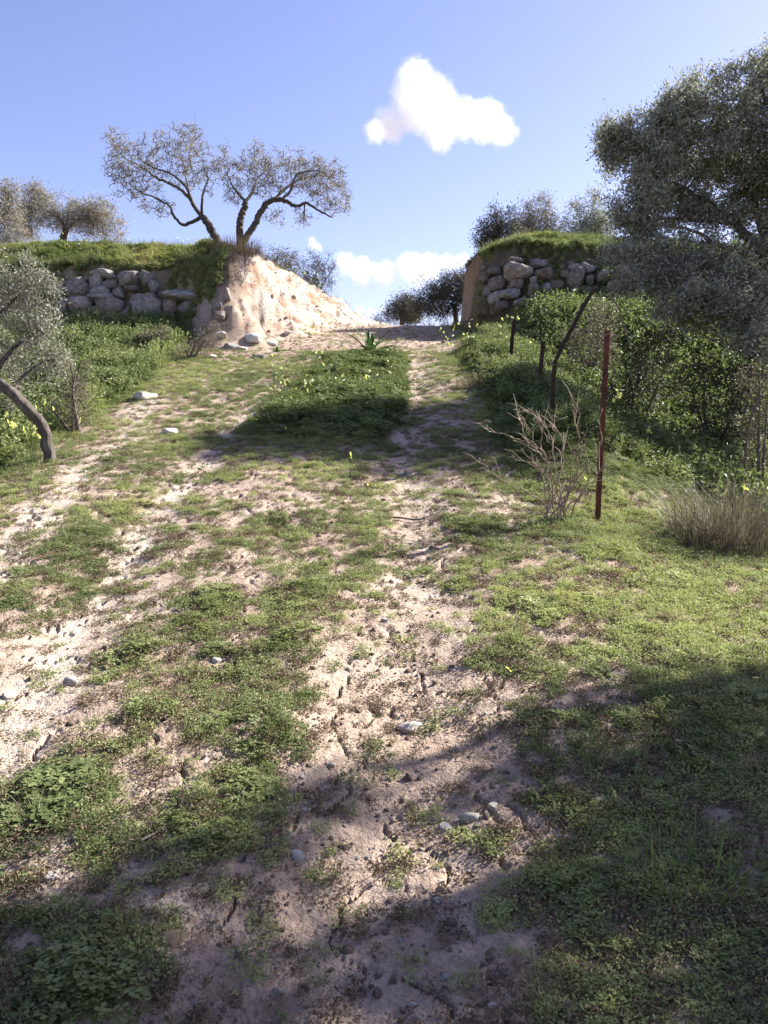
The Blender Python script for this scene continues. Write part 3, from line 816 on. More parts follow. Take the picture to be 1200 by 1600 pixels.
shade_tree = [o for o in S.objects if o.get('label', '').startswith('tall olive tree right of the frame')][0]
for (dx, dy), rz, lab in [((-3.0, -7.6), 1.9, 'unseen olive tree added behind the photographer on the right to block sky light'), ((-10.5, -7.0), 4.0, 'unseen olive tree added behind the photographer on the left to block sky light')]:  # copies added out of view to block sky light and deepen the shade
    r = shade_tree.copy(); S.collection.objects.link(r); r['label'] = lab
    nx, ny = b.x + dx, b.y + dy
    r.location = (nx, ny, float(surf(nx, ny)[0])); r.rotation_euler = (0, 0, rz)
    for ch in list(shade_tree.children):
        cc = ch.copy(); S.collection.objects.link(cc); cc.parent = r

# ------------------------------------------------------------ bushes
def make_bush(name, label, cat, px, py, Y, blobs, n_tw, n_leaf, leaf_m, L=.05, W=.02, seed=1, group=None, spread=.08, depth=1., twig_r=.004, stems=4):
    b = stand(px, py, Y)
    wb = blobs_px(blobs, Y, depth)
    for t in list(wb[:4]):
        if t[2] - t[5] > b.z + .15:
            zz = (t[2] + b.z) / 2
            wb.append((t[0] * .7 + b.x * .3, t[1] * .7 + b.y * .3, zz, t[3] * .95, t[4] * .95, (t[2] - b.z) / 2))
    rs = random.Random(seed)
    limbs = []
    for k in range(stems):
        t = wb[k % len(wb)]
        tgt = Vector((t[0] + rs.uniform(-.4, .4) * t[3], t[1] + rs.uniform(-.4, .4) * t[4], t[2] + rs.uniform(-.3, .4) * t[5]))
        st = b + Vector((rs.uniform(-.12, .12), rs.uniform(-.12, .12), -.05))
        mid = st.lerp(tgt, .5) + Vector((rs.uniform(-.1, .1), rs.uniform(-.1, .1), .08))
        limbs.append(([tuple(st), tuple(mid), tuple(tgt)], .03 if k == 0 else .022, .008))
    o = make_tree(name, label, cat, b, limbs, wb, Y, n_tw, n_leaf, leaf_m, L, W, group, spread, twig_r, .12, seed=seed, trunk_sides=6, bark='twig')
    for c in o.children:
        if c.name.startswith('trunk') or c.name.startswith('branch'): c.name = 'stem'
    return o

make_bush('bush', 'leafless-looking grey bush behind the cut bank, right of the twin-trunked olive', 'bush', 490, 452, 25.5,
          [(500, 415, 28, 26), (480, 425, 30, 24), (515, 428, 14, 22), (455, 412, 28, 20)], 300, 5200, 'bush', .06, .02, 51, spread=.09, twig_r=.006)
make_bush('bush', 'low grey-brown scrub on the bank top at the foot of the pair of olives', 'bush', 430, 412, 22.5,
          [(425, 402, 26, 16), (450, 408, 22, 14), (405, 398, 14, 10)], 160, 2400, 'scrub', .06, .016, 52, spread=.08, twig_r=.005)
def far_tree(px, py, Y, bl, label, seed, n=16000):
    b = stand(px, py, Y)
    make_tree('olive_tree', label, 'olive tree', b, [([tuple(b - Vector((0, 0, .3))), tuple(P(px, py - 10, Y)), tuple(P(px - 3, py - 22, Y))], .12, .07),
              (pp([(px - 3, py - 22), (px - 8, py - 26), (px - 14, py - 28)], Y), .06, .02), (pp([(px - 3, py - 22), (px + 4, py - 28), (px + 10, py - 32)], Y), .06, .02)],
              blobs_px(bl, Y), Y, 420, n, 'bush', .08, .028, seed=seed, spread=.16, twig_r=.007)
far_tree(712, 500, 31, [(700, 450, 26, 26), (672, 470, 30, 26), (722, 455, 26, 30), (690, 488, 30, 14), (655, 485, 16, 18), (740, 440, 24, 24)], 'dark olive tree beside the road just past the gap, against the right cut face', 61)
far_tree(628, 505, 36, [(628, 480, 22, 18), (612, 492, 18, 12), (648, 488, 20, 16), (638, 498, 24, 10), (590, 502, 14, 6), (632, 468, 12, 10)], 'smaller dark tree farthest off, left of the one at the gap', 62, 9000)
make_bush('bush', 'twiggy dark bush on the right bank\'s top left corner', 'bush', 775, 388, 23,
          [(765, 360, 24, 20), (748, 374, 12, 10), (790, 352, 26, 22), (776, 334, 10, 14), (798, 330, 10, 12), (806, 368, 24, 18), (758, 345, 10, 10)], 460, 7500, 'bush', .07, .024, 71, spread=.09, twig_r=.005)
make_bush('bush', 'taller brownish bush on the right bank above the boulders', 'bush', 840, 388, 24,
          [(835, 350, 26, 28), (822, 326, 14, 18), (852, 322, 12, 18), (862, 350, 20, 20), (868, 370, 30, 14), (842, 312, 8, 10), (812, 352, 14, 20)], 560, 9500, 'olive_dry', .07, .022, 72, spread=.1, twig_r=.005)
make_bush('bush', 'grey bush on the right bank at the edge of the big olive', 'bush', 915, 388, 24,
          [(915, 350, 24, 26), (902, 322, 14, 20), (930, 312, 12, 18), (945, 345, 22, 28), (888, 368, 26, 16), (935, 372, 34, 14), (918, 300, 7, 10), (885, 345, 10, 14)], 560, 10500, 'olive', .07, .024, 73, spread=.1, twig_r=.005)
# bushes in and around the right hollow
make_bush('bush', 'brown dry bush behind the leaning post, below the boulders', 'bush', 925, 560, 14.2,
          [(925, 510, 36, 28), (900, 525, 30, 24), (955, 500, 26, 26), (935, 480, 24, 16)], 300, 4200, 'scrub', .05, .014, 74, spread=.07)
make_bush('bush', 'dark shaded bush under the big olive behind the rusty post', 'bush', 985, 600, 12.5,
          [(985, 580, 40, 26), (1010, 545, 36, 22), (950, 600, 30, 22), (1040, 520, 36, 18)], 300, 4800, 'bush', .05, .02, 75, spread=.08)
make_bush('bush', 'dark bush in the hollow under the big olive\'s low branches', 'bush', 1120, 600, 11.5,
          [(1110, 575, 46, 20), (1160, 590, 44, 22), (1070, 590, 36, 22), (1190, 545, 36, 18)], 300, 5200, 'bush', .05, .02, 76, spread=.08)
make_bush('bush', 'brown-stemmed scrub at the right edge above the dry tussock', 'bush', 1180, 640, 9.2,
          [(1175, 590, 40, 28), (1200, 560, 30, 24), (1215, 610, 40, 30)], 220, 2600, 'scrub', .04, .014, 77, spread=.06)
make_bush('bush', 'purplish dry scrub beside the left olive at the slope\'s edge', 'bush', 118, 640, 9.8,
          [(115, 600, 26, 30), (130, 575, 20, 22), (105, 560, 20, 20), (90, 630, 26, 20)], 200, 2000, 'scrub', .035, .01, 78, spread=.06)
make_bush('bush', 'pale dry brush on the slope at the foot of the cut bank', 'bush', 305, 562, 15.6,
          [(300, 545, 24, 16), (325, 525, 18, 16), (275, 560, 20, 12), (340, 508, 14, 10)], 220, 1500, 'dry', .05, .008, 79, spread=.06)
make_bush('bush', 'low brownish scrub on the green slope below the stone wall', 'bush', 235, 545, 16.0,
          [(232, 530, 22, 12), (255, 522, 16, 12), (215, 538, 14, 10)], 170, 1800, 'scrub', .05, .016, 81, spread=.05)
make_bush('bush', 'brown twiggy plant in front of the left wall\'s lower stones', 'bush', 170, 520, 17.4,
          [(168, 505, 12, 14), (185, 515, 16, 8)], 90, 500, 'scrub', .04, .01, 80, spread=.05)

# ------------------------------------------------------------ stone walls
def stone_mesh(seed, subdiv=3):
    import bmesh
    from mathutils import noise
    rs = random.Random(seed)
    bm = bmesh.new(); bmesh.ops.create_icosphere(bm, subdivisions=subdiv, radius=1)
    planes = []
    for k in range(9):
        v = Vector((rs.gauss(0, 1), rs.gauss(0, 1), rs.gauss(0, 1))).normalized(); planes.append((v, rs.uniform(.55, .82)))
    for ax in ((0, 0, 1), (0, 0, -1), (0, -1, 0), (1, 0, 0), (-1, 0, 0)):
        planes.append((Vector(ax), rs.uniform(.7, .82)))
    o = Vector((seed * 3.1, seed * 1.7, 0))
    for v in bm.verts:
        c = v.co.copy()
        for nrm, d in planes:
            t = c.dot(nrm) - d
            if t > 0: c -= nrm * t * .93
        c *= 1 + .16 * noise.noise(c * 1.9 + o) + .10 * noise.noise(c * 4.5 + o) + .05 * noise.noise(c * 11 + o)
        v.co = c * 1.22
    me = bpy.data.meshes.new('stone'); bm.to_mesh(me); bm.free()
    for p in me.polygons: p.use_smooth = True
    return me
SM = [stone_mesh(k) for k in range(12)]
SMr = {}
def stone_variant(k, mname):
    key = (k, mname)
    if key not in SMr:
        me = SM[k].copy(); me.materials.append(M[mname]); SMr[key] = me
    return SMr[key]

def wall(label, stones, mname, alt, fac=1.0):
    hits = ground_hit([s[0] for s in stones], [s[1] for s in stones], 9)
    cen = hits.mean(0)
    root = thing('stone_wall', label, 'stone wall', (cen[0], cen[1], float(surf(cen[0], cen[1])[0])))
    rl = root.location
    for k, (s, h) in enumerate(zip(stones, hits)):
        sc = h[1] / FPX
        o = link_mesh('stone', stone_variant(rnd.randrange(12), alt if rnd.random() < .35 else mname), None, root)
        w, hh = s[2] * sc * .53 * fac, s[3] * sc * .57 * fac
        dp = max(w, hh) * .75
        p = P(s[0], s[1], h[1] - .16)
        o.location = Vector((p.x, p.y, p.z)) - rl
        o.scale = (w, dp, hh)
        o.rotation_euler = (rnd.uniform(-.12, .12), rnd.uniform(-.14, .14), rnd.uniform(-.3, .3))
    n0 = len(stones) if len(stones) > 6 else 0
    for k in range(int(n0 * 1.1)):
        s = stones[rnd.randrange(n0)]
        px, py = s[0] + rnd.uniform(-.8, .8) * s[2], s[1] + rnd.uniform(-.75, .75) * s[3]
        h = ground_hit([px], [py], 9)[0]; sc = h[1] / FPX
        o = link_mesh('stone', stone_variant(rnd.randrange(12), mname if rnd.random() < .5 else alt), None, root)
        o.location = P(px, py, h[1] - .03) - rl
        q = rnd.uniform(4, 8) * sc
        o.scale = (q, q, q * rnd.uniform(.5, .9)); o.rotation_euler = (rnd.uniform(-.5, .5), rnd.uniform(-.5, .5), rnd.uniform(0, 6))
    return root
LW = [(121, 448, 36, 28), (150, 440, 19, 21), (163, 429, 36, 12), (173, 444, 24, 14), (157, 455, 30, 14), (202, 437, 31, 21), (208, 451, 24, 8), (229, 435, 19, 22), (241, 448, 15, 20), (124, 475, 36, 24), (159, 464, 40, 12), (173, 478, 42, 22),
      (195, 490, 17, 11), (232, 463, 28, 10), (229, 479, 42, 26), (289, 463, 62, 15), (267, 477, 26, 24), (292, 480, 26, 17), (127, 498, 26, 21), (148, 491, 22, 20), (183, 500, 22, 10), (160, 494, 14, 14), (264, 492, 18, 10), (288, 492, 10, 7), (96, 481, 20, 20), (94, 455, 18, 20), (186, 458, 16, 14), (214, 466, 16, 12), (108, 500, 18, 14)]
wall('broken dry stone wall of grey boulders in the grassy terrace left of the cut bank', LW, 'stone', 'stone_brown')
wall('few leftover wall stones lodged against the end of the pale cut bank', [(339, 477, 19, 12), (344, 493, 22, 16), (355, 461, 14, 24), (334, 488, 12, 8)], 'stone', 'stone_brown', .75)
RW = [(773, 423, 22, 12), (776, 444, 30, 20), (810, 425, 42, 26), (806, 407, 22, 9), (808, 444, 22, 14), (842, 413, 26, 12), (852, 430, 34, 18), (834, 438, 13, 10), (834, 452, 14, 20), (853, 452, 20, 16), (845, 465, 22, 12), (870, 445, 18, 12), (798, 460, 34, 14), (774, 466, 26, 16), (784, 478, 22, 14),
      (900, 435, 30, 26), (917, 420, 22, 16), (898, 418, 18, 10), (900, 454, 18, 12), (916, 456, 20, 14), (922, 438, 16, 16), (760, 432, 16, 14), (815, 474, 24, 12), (762, 455, 14, 14), (882, 428, 12, 12), (790, 412, 14, 8), (945, 430, 24, 16), (972, 424, 26, 18), (1000, 434, 24, 16), (960, 446, 22, 14), (1030, 420, 28, 18), (1060, 432, 24, 16), (990, 450, 24, 14)]
wall('heap-like boulder wall of brownish stones in the right bank under the bushes', RW, 'stone_brown', 'stone')

# loose rocks on the ground
ROCKS = [(640, 1118, 34, 'flat white rock bedded in the rut where the bare earth is widest'), (698, 1274, 22, 'pale rock in the shade to the right of the rut'), (686, 1387, 18, 'small round grey rock at the shady right edge of the rut'), (228, 622, 30, 'flat cream slab on the far left of the track'),
         (338, 1030, 16, 'small white stone among the clover left of the rut'), (770, 1250, 18, 'flat pale stone half hidden in grass on the right verge'), (12, 1076, 22, 'white stone at the left edge of the photo on the bare rut'), (480, 988, 12, 'tiny pale stone on the bare patch of the central strip'), (770, 1570, 16, 'pale stone lowest in the deep shade at the bottom'),
         (745, 1540, 14, 'small stone just above the lowest stone in deep shade'), (700, 1520, 18, 'whitish cobble in the shade right of the bright earth'), (265, 676, 26, 'cream slab beside the faint left rut'), (1060, 1160, 12, 'small pale stone in the sunny right turf by the shade line'), (860, 858, 14, 'small stone on the right shoulder above the bare scar'),
         (935, 1252, 14, 'lone pale stone in the dark clover at the right'), (80, 1380, 20, 'cream stone on the grass by the lower left shade line'), (405, 560, 22, 'brown clod at the foot of the cut bank'), (395, 535, 26, 'pale block fallen at the foot of the cut bank'), (360, 545, 22, 'grey block at the left foot of the cut bank'), (630, 738, 22, 'flat grey stone in the shaded rut'), (378, 548, 16, 'small pale lump beside the pale block under the cut bank'), (425, 540, 14, 'small pale lump right of the brown clod under the cut bank'), (345, 528, 20, 'brownish stone in the brush at the left foot of the cut bank'), (450, 528, 12, 'little pale clod at the foot of the cut bank near the road'), (330, 560, 14, 'small stone in the weeds below the pale dry brush')]
for k, (px, py, w, lab) in enumerate(ROCKS):
    p = on_ground(px, py); s = w * p.y / FPX * .55
    o = link_mesh('rock', stone_variant((k * 5) % 12, 'rock' if k not in (16, 18, 19) else 'stone'), None, None, p + Vector((0, 0, s * .12)))
    o.scale = (s, s * .9, s * .5); o.rotation_euler = (rnd.uniform(-.15, .15), rnd.uniform(-.15, .15), rnd.uniform(0, 6))
    tag(o, lab, 'rock')

# ------------------------------------------------------------ fence posts
def angle_iron(pts, w, t, m, parent):
    """L-section iron along pts"""
    pts = [Vector(p) for p in pts]
    V = []; F = []
    prof = [(0, 0), (w, 0), (w, t), (t, t), (t, w), (0, w)]
    for i, p in enumerate(pts):
        for a, b in prof: V.append(p + Vector((a - w / 2, b * .9 - w / 2, 0)))
    n = len(prof)
    for i in range(len(pts) - 1):
        for k in range(n):
            F.append((i * n + k, i * n + (k + 1) % n, (i + 1) * n + (k + 1) % n, (i + 1) * n + k))
    F.append(tuple(range(n))[::-1]); F.append(tuple((len(pts) - 1) * n + k for k in range(n)))
    me = bpy.data.meshes.new('post'); me.from_pydata([tuple(v) for v in V], [], F); me.update()
    return link_mesh('post', me, m, parent)

def post(label, pix, Y, w, mname, ties=(), foot=None):
    base = P(*pix[0], Y)
    root = thing('fence_post', label, 'fence post', tuple(base))
    pts = [P(a, b, Y) - base for a, b in pix]
    pts[0] = pts[0] - Vector((0, 0, .25)) - (pts[1] - pts[0]) * .02
    angle_iron(pts, w, w * .28, M[mname], root)
    for (tx, ty, r) in ties:
        c = P(tx, ty, Y) - base
        a = np.linspace(0, 2 * math.pi * 1.6, 22)
        q = np.stack([c.x + np.cos(a) * r * (1 + a * .06), c.y + np.sin(a) * r, c.z + a * .006 + .01 * np.sin(a * 3)], 1)
        q = np.vstack([q, q[-1] + [.05, -.02, .05], q[-1] + [.07, 0, .01]])
        link_mesh('wire_tie', join_tubes('wire_tie', [tube(q, np.full(len(q), .0025), 5)]), M['deadwood' if ty < 600 else 'rust'], root)
    return root
h = on_ground(933, 812)
post('tall upright rusty red iron post between dead shrub and dry tussock', [(933, 812), (937, 740), (941, 660), (945, 590), (949, 517)], h.y, .036, 'rust', [(948, 530, .03), (945, 612, .028), (939, 728, .026)])
post('dark bent iron post leaning far to the right above the dead shrub', [(863, 680), (863, 640), (864, 600), (867, 566), (880, 538), (898, 505), (913, 476), (928, 452)], 8.6, .042, 'rust_dark', [(866, 575, .03)])
post('short dark stub post between the bent post and the farthest post', [(838, 632), (843, 590), (849, 533)], 10.6, .05, 'rust_dark')
post('farthest short dark post on the green berm near the gap', [(797, 566), (800, 530), (804, 498)], 13.6, .055, 'rust_dark', [(803, 503, .035)])
st = thing('stick', 'thin pale slanting stick standing right of the bent post\'s tip', 'stick', tuple(P(975, 500, 12.)))
link_mesh('cane', join_tubes('cane', [tube(np.array([P(a, b_, 12.) - P(975, 500, 12.) for a, b_ in [(985, 540), (967, 482), (956, 464), (947, 450)]]), np.array([.012, .012, .011, .008]), 6)]), M['deadwood'], st)
for c in list(st.children): c.name = 'cane'
# strand of old fence wire
wpts = [P(770, 503, 13.9), P(785, 500, 13.7), P(803, 504, 13.55), P(825, 530, 12.0), P(847, 538, 10.55)]
wr = join_tubes('fence_wire', [tube(smooth_path([tuple(p) for p in wpts], 5), np.full(21, .004), 4)])
tag(link_mesh('fence_wire', wr, M['rust_dark']), 'slack strand of old wire between the two short dark posts', 'wire')
# twig lying across the track
q = [on_ground(*a) + Vector((0, 0, .02)) for a in [(578, 812), (620, 806), (655, 808), (690, 802), (700, 798)]]
tag(link_mesh('fallen_twig', join_tubes('fallen_twig', [tube(smooth_path([tuple(p) for p in q], 4), np.linspace(.009, .004, 17), 5)]), M['bark']), 'thin dark twig lying across the track above the bare rut', 'twig')
q = [on_ground(*a) + Vector((0, 0, .02)) for a in [(222, 1332), (240, 1322), (258, 1310)]]
tag(link_mesh('fallen_twig', join_tubes('fallen_twig', [tube(smooth_path([tuple(p) for p in q], 4), np.linspace(.004, .003, 9), 5)]), M['deadwood']), 'short straw-pale twig on the grass at the lower left shade edge', 'twig')

# ------------------------------------------------------------ dead shrub of bare branching stems
def dead_shrub():
    Y = on_ground(880, 850).y
    base = on_ground(865, 815)
    root = thing('dead_shrub', 'leafless pale shrub of bare forking stems left of the tall rusty post', 'shrub', tuple(base))
    rs = random.Random(5)
    stems = [[(885, 778), (860, 730), (825, 700), (790, 680), (755, 668), (752, 660)], [(880, 790), (858, 740), (835, 690), (815, 650), (822, 640)], [(888, 775), (868, 720), (845, 670), (830, 640)], [(890, 785), (880, 735), (862, 690), (850, 660), (838, 650)],
             [(893, 770), (880, 720), (872, 680), (858, 662)], [(892, 775), (900, 740), (890, 700), (870, 670), (855, 655)], [(898, 768), (905, 720), (898, 660), (893, 615)], [(897, 775), (915, 735), (935, 700), (942, 640)], [(900, 780), (925, 750), (945, 725)],
             [(900, 790), (918, 745), (912, 690), (905, 650), (900, 630)], [(870, 800), (840, 780), (800, 760), (768, 740), (752, 715)], [(875, 785), (850, 745), (830, 720), (812, 700)], [(880, 780), (860, 750), (848, 700), (842, 655)], [(885, 790), (875, 745), (850, 715), (825, 690), (812, 660), (810, 648)],
             [(860, 820), (830, 800), (800, 790), (780, 770)], [(890, 780), (890, 735), (905, 700), (925, 660)], [(880, 770), (850, 735), (820, 720), (800, 712)]]
    for k, s in enumerate(stems):
        dz = rs.uniform(-.35, .35)
        pts = [tuple(base + Vector((rs.uniform(-.10, .12), rs.uniform(-.1, .1), -.02)))]
        n = len(s)
        pts += [tuple(P(a, b_, base.y + dz * (i + 1) / n)) for i, (a, b_) in enumerate(s[1:])]
        path = smooth_path(pts, 5) - np.array(base)
        path[2:] += np.array([[rs.gauss(0, .012) for _ in range(3)] for _ in range(len(path) - 2)])
        lst = [tube(path, np.linspace(.006, .0022, len(path)), 5)]
        for q in range(rs.randint(4, 8)):
            i = rs.randint(len(path) // 3, len(path) - 2)
            d = path[i] - path[i - 1]; d = d / (np.linalg.norm(d) + 1e-6)
            dv = d + np.array([rs.gauss(0, .5), rs.gauss(0, .5), rs.gauss(.3, .4)])
            L = rs.uniform(.05, .14)
            mid = path[i] + dv * L * .5 + np.array([0, 0, .02])
            lst.append(tube(np.array([path[i], mid, path[i] + dv * L]), np.array([.0034, .0026, .0015]), 4))
        link_mesh('stem', join_tubes('stem', lst), M['deadwood'], root)
dead_shrub()

# ------------------------------------------------------------ grass tussocks and plants
def blades(tri, n, rad, h0, h1, w, lean=.5, centre=(0, 0, 0), segs=4, outward=.7, seed=0, droop=.35):
    rs = np.random.default_rng(seed)
    a = rs.random(n) * 6.283; r = np.sqrt(rs.random(n)) * rad
    ox, oy = np.cos(a) * r, np.sin(a) * r
    H = rs.uniform(h0, h1, n)
    da = a + rs.normal(size=n) * .9
    ln = lean * rs.random(n) * (outward + (1 - outward) * r / max(rad, 1e-6))
    dx, dy = np.cos(da) * ln, np.sin(da) * ln
    sa = da + math.pi / 2 + rs.normal(size=n) * .5
    sx, sy = np.cos(sa) * w / 2, np.sin(sa) * w / 2
    t = np.linspace(0, 1, segs + 1)
    V = np.zeros((n, segs + 1, 2, 3))
    for k, tt in enumerate(t):
        cx = ox + dx * H * tt ** 1.6; cy = oy + dy * H * tt ** 1.6
        cz = H * (tt - droop * ln * tt ** 3)
        ww = (1 - tt) ** .6 + .06
        V[:, k, 0] = np.stack([cx + sx * ww, cy + sy * ww, cz], 1); V[:, k, 1] = np.stack([cx - sx * ww, cy - sy * ww, cz], 1)
    V += np.array(centre)
    V = V.reshape(-1, 3)
    b0 = (np.arange(n) * (segs + 1) * 2)[:, None]; k = np.arange(segs)[None] * 2
    F = np.stack([b0 + k, b0 + k + 1, b0 + k + 3, b0 + k + 2], -1).reshape(-1, 4)
    tri.add(V, F, np.repeat(rs.random(n), (segs + 1) * 2))

def tussock(label, px, py, n, rad, h0, h1, m, w=.006, seed=0, lean=.7, at_y=None):
    p = on_ground(px, py) if at_y is None else stand(px, py, at_y)
    t = Tri(); blades(t, n, rad, h0, h1, w, lean, seed=seed, segs=5)
    o = link_mesh('grass_tussock', t.mesh('grass_tussock'), M[m], None, p - Vector((0, 0, .02)))
    tag(o, label, 'grass tussock')
    return o
tussock('big brown dry grass tussock in the lower right, beside the tall rusty post', 1130, 848, 1300, .40, .10, .66, 'tuss', .005, 3, 1.2)
tussock('second dry grass tussock cut by the right edge behind the big one', 1200, 830, 800, .35, .15, .6, 'tuss', .005, 4, 1.2)
tussock('pale dry grass tuft on the shaded berm above the dead shrub', 745, 605, 240, .3, .12, .36, 'dry', .006, 5, 1.0)
tussock('dry grass hanging from the mound edge under the pair of olives', 368, 408, 900, .55, .2, .5, 'dry', .008, 6, 1.3, at_y=18.75)
tussock('tall green grass clump in the dark verge at the lower right', 1085, 1370, 60, .16, .08, .26, 'grass', .006, 7, 1.3)
tussock('thin green grass clump by the shade line at the right', 1020, 1215, 36, .12, .06, .18, 'grass', .005, 8, 1.3)
tussock('dry straw tuft on the right verge left of the boulder wall\'s foot', 770, 500, 260, .5, .2, .5, 'dry', .008, 9, 1.1)

def squill(label, px, py, n, L, W, seed, specs=None):
    p = on_ground(px, py)
    root = thing('broad_leaved_plant', label, 'plant', tuple(p - Vector((0, 0, .03))))
    rs = random.Random(seed)
    for k in range(n):
        az, el, ln = specs[k] if specs else (rs.uniform(0, 6.28), rs.uniform(.5, 1.3), rs.uniform(.7, 1))
        segs = 9; V = []; F = []
        for i in range(segs + 1):
            t = i / segs
            r = L * ln * t
            e = el - .9 * t * (1.4 - el) - .25 * t * t
            x = sum(L * ln / segs * math.cos(el - .9 * (j / segs) * (1.5 - el) - .5 * (j / segs) ** 2) for j in range(i))
            z = sum(L * ln / segs * math.sin(el - .9 * (j / segs) * (1.5 - el) - .5 * (j / segs) ** 2) for j in range(i))
            w = W * (.45 + 1.3 * t) * (1 - t ** 2.4) * .8 + .002
            wav = .012 * math.sin(t * 9 + k)
            c, s = math.cos(az), math.sin(az)
            for q, lift in ((-1, .35), (0, 0), (1, .35)):
                lx, ly, lz = x, q * w * .5 + wav, z + abs(q) * w * lift
                V.append((lx * c - ly * s, lx * s + ly * c, lz))
        for i in range(segs):
            for q in range(2):
                F.append((i * 3 + q, i * 3 + q + 1, i * 3 + q + 4, i * 3 + q + 3))
        me = bpy.data.meshes.new('leaf'); me.from_pydata(V, [], F); me.update()
        for pl in me.polygons: pl.use_smooth = True
        at = me.attributes.new('rnd', 'FLOAT', 'POINT'); at.data.foreach_set('value', [rs.random()] * len(V))
        link_mesh('leaf', me, M['squill'], root)
    return root
squill('plant with a rosette of long broad green leaves at the top of the grassy strip', 578, 556, 17, .74, .115, 3,
       [(3.0, 1.05, 1), (2.7, 1.25, .95), (2.2, 1.4, .8), (.15, 1.15, .95), (.4, 1.35, 1), (1.2, 1.4, .7), (3.3, .45, .8), (2.9, .7, .7), (-.2, .5, .9), (.1, .75, .9), (4.2, .8, .7), (5.2, .9, .7), (-.4, .3, .8), (3.5, .25, .7), (4.7, 1.2, .6), (1.8, 1.3, .9), (.8, 1.0, .8)])
squill('small dark leafy plant at the edge of the bare ground below the cut bank', 432, 552, 8, .25, .05, 8)

# ------------------------------------------------------------ scattered ground cover (geometry-node instances)
PROTO = {}
def proto_collection(name, meshes, m):
    col = bpy.data.collections.new(name + '_kinds')
    for k, me in enumerate(meshes):
        me.materials.clear(); me.materials.append(m)
        o = bpy.data.objects.new(f'{name}_{k:02d}', me); col.objects.link(o)
    return col

def scatter(name, pts, rot, scl, idx, tone, col, label=None, cat=None):
    me = bpy.data.meshes.new(name)
    n = len(pts)
    me.vertices.add(n); me.vertices.foreach_set('co', np.ascontiguousarray(pts, np.float32).ravel())
    for an, ty, av in (('rotv', 'FLOAT_VECTOR', rot), ('sclv', 'FLOAT_VECTOR', scl)):
        a = me.attributes.new(an, ty, 'POINT'); a.data.foreach_set('vector', np.ascontiguousarray(av, np.float32).ravel())
    a = me.attributes.new('pick', 'INT', 'POINT'); a.data.foreach_set('value', np.ascontiguousarray(idx, np.int32))
    a = me.attributes.new('tone', 'FLOAT', 'POINT'); a.data.foreach_set('value', np.ascontiguousarray(tone, np.float32))
    o = link_mesh(name, me)
    ng = bpy.data.node_groups.new(name + '_scatter', 'GeometryNodeTree')
    ng.interface.new_socket('Geometry', in_out='INPUT', socket_type='NodeSocketGeometry')
    ng.interface.new_socket('Geometry', in_out='OUTPUT', socket_type='NodeSocketGeometry')
    gi = ng.nodes.new('NodeGroupInput'); go = ng.nodes.new('NodeGroupOutput')
    ci = ng.nodes.new('GeometryNodeCollectionInfo'); ci.inputs['Collection'].default_value = col
    ci.inputs['Separate Children'].default_value = True; ci.inputs['Reset Children'].default_value = True
    ip = ng.nodes.new('GeometryNodeInstanceOnPoints'); ip.inputs['Pick Instance'].default_value = True
    def named(an, dt):
        nn = ng.nodes.new('GeometryNodeInputNamedAttribute'); nn.data_type = dt; nn.inputs['Name'].default_value = an
        return [s for s in nn.outputs if s.enabled][0]
    L = ng.links
    L.new(gi.outputs[0], ip.inputs['Points']); L.new(ci.outputs[0], ip.inputs['Instance'])
    L.new(named('pick', 'INT'), ip.inputs['Instance Index'])
    L.new(named('rotv', 'FLOAT_VECTOR'), ip.inputs['Rotation']); L.new(named('sclv', 'FLOAT_VECTOR'), ip.inputs['Scale'])
    L.new(ip.outputs[0], go.inputs[0])
    md = o.modifiers.new('scatter', 'NODES'); md.node_group = ng
    tag(o, label, cat, kind='stuff')
    return o

def clover_mesh(seed, n, rad, h, s):
    rs = np.random.default_rng(seed); t = Tri()
    a = rs.random(n) * 6.283; r = rad * np.sqrt(rs.random(n)); 
    z = h * (1 - (r / rad) ** 2 * .75) * rs.uniform(.35, 1, n)
    c = np.stack([np.cos(a) * r, np.sin(a) * r, z], 1)
    a0 = rs.random(n) * 6.283; rv = rs.random(n)
    tilt = rs.normal(size=(n, 2)) * .35
    for k in range(3):
        aa = a0 + k * 2.094
        d = np.stack([np.cos(aa), np.sin(aa), np.cos(aa) * tilt[:, 0] + np.sin(aa) * tilt[:, 1] + .1], 1)
        d /= np.linalg.norm(d, axis=1, keepdims=True)
        sd = np.stack([-np.sin(aa), np.cos(aa), -np.sin(aa) * tilt[:, 0] + np.cos(aa) * tilt[:, 1]], 1)
        L = s * rs.uniform(.75, 1.2, n)[:, None]
        V = np.stack([c, c + d * L * .72 + sd * L * .46, c + d * L, c + d * L * .72 - sd * L * .46], 1).reshape(-1, 3)
        t.add(V, np.arange(4 * n).reshape(n, 4), np.repeat(rv, 4))
    return t.mesh('clover')

def weed_mesh(seed, n_st, h, L, W, rad):
    """branching leafy weed"""
    rs = np.random.default_rng(seed); t = Tri()
    P_, D_ = [], []
    for k in range(n_st):
        a = rs.random() * 6.28; r = rad * .45 * rs.random()
        top = np.array([math.cos(a) * rad * rs.random(), math.sin(a) * rad * rs.random(), h * rs.uniform(.5, 1)])
        b = np.array([math.cos(a) * r, math.sin(a) * r, 0])
        m = rs.integers(7, 13)
        for q in range(m):
            f = (q + 1) / m
            P_.append(b + (top - b) * f + rs.normal(size=3) * .008)
            dd = np.array([rs.normal(), rs.normal(), rs.uniform(-.1, .8)]); D_.append(dd / np.linalg.norm(dd))
    P_ = np.array(P_); D_ = np.array(D_)
    leaves(t, P_, D_, L * rs.uniform(.6, 1.3, len(P_)), W * rs.uniform(.7, 1.3, len(P_)), fold=.15, bend=.15)
    return t.mesh('weed')

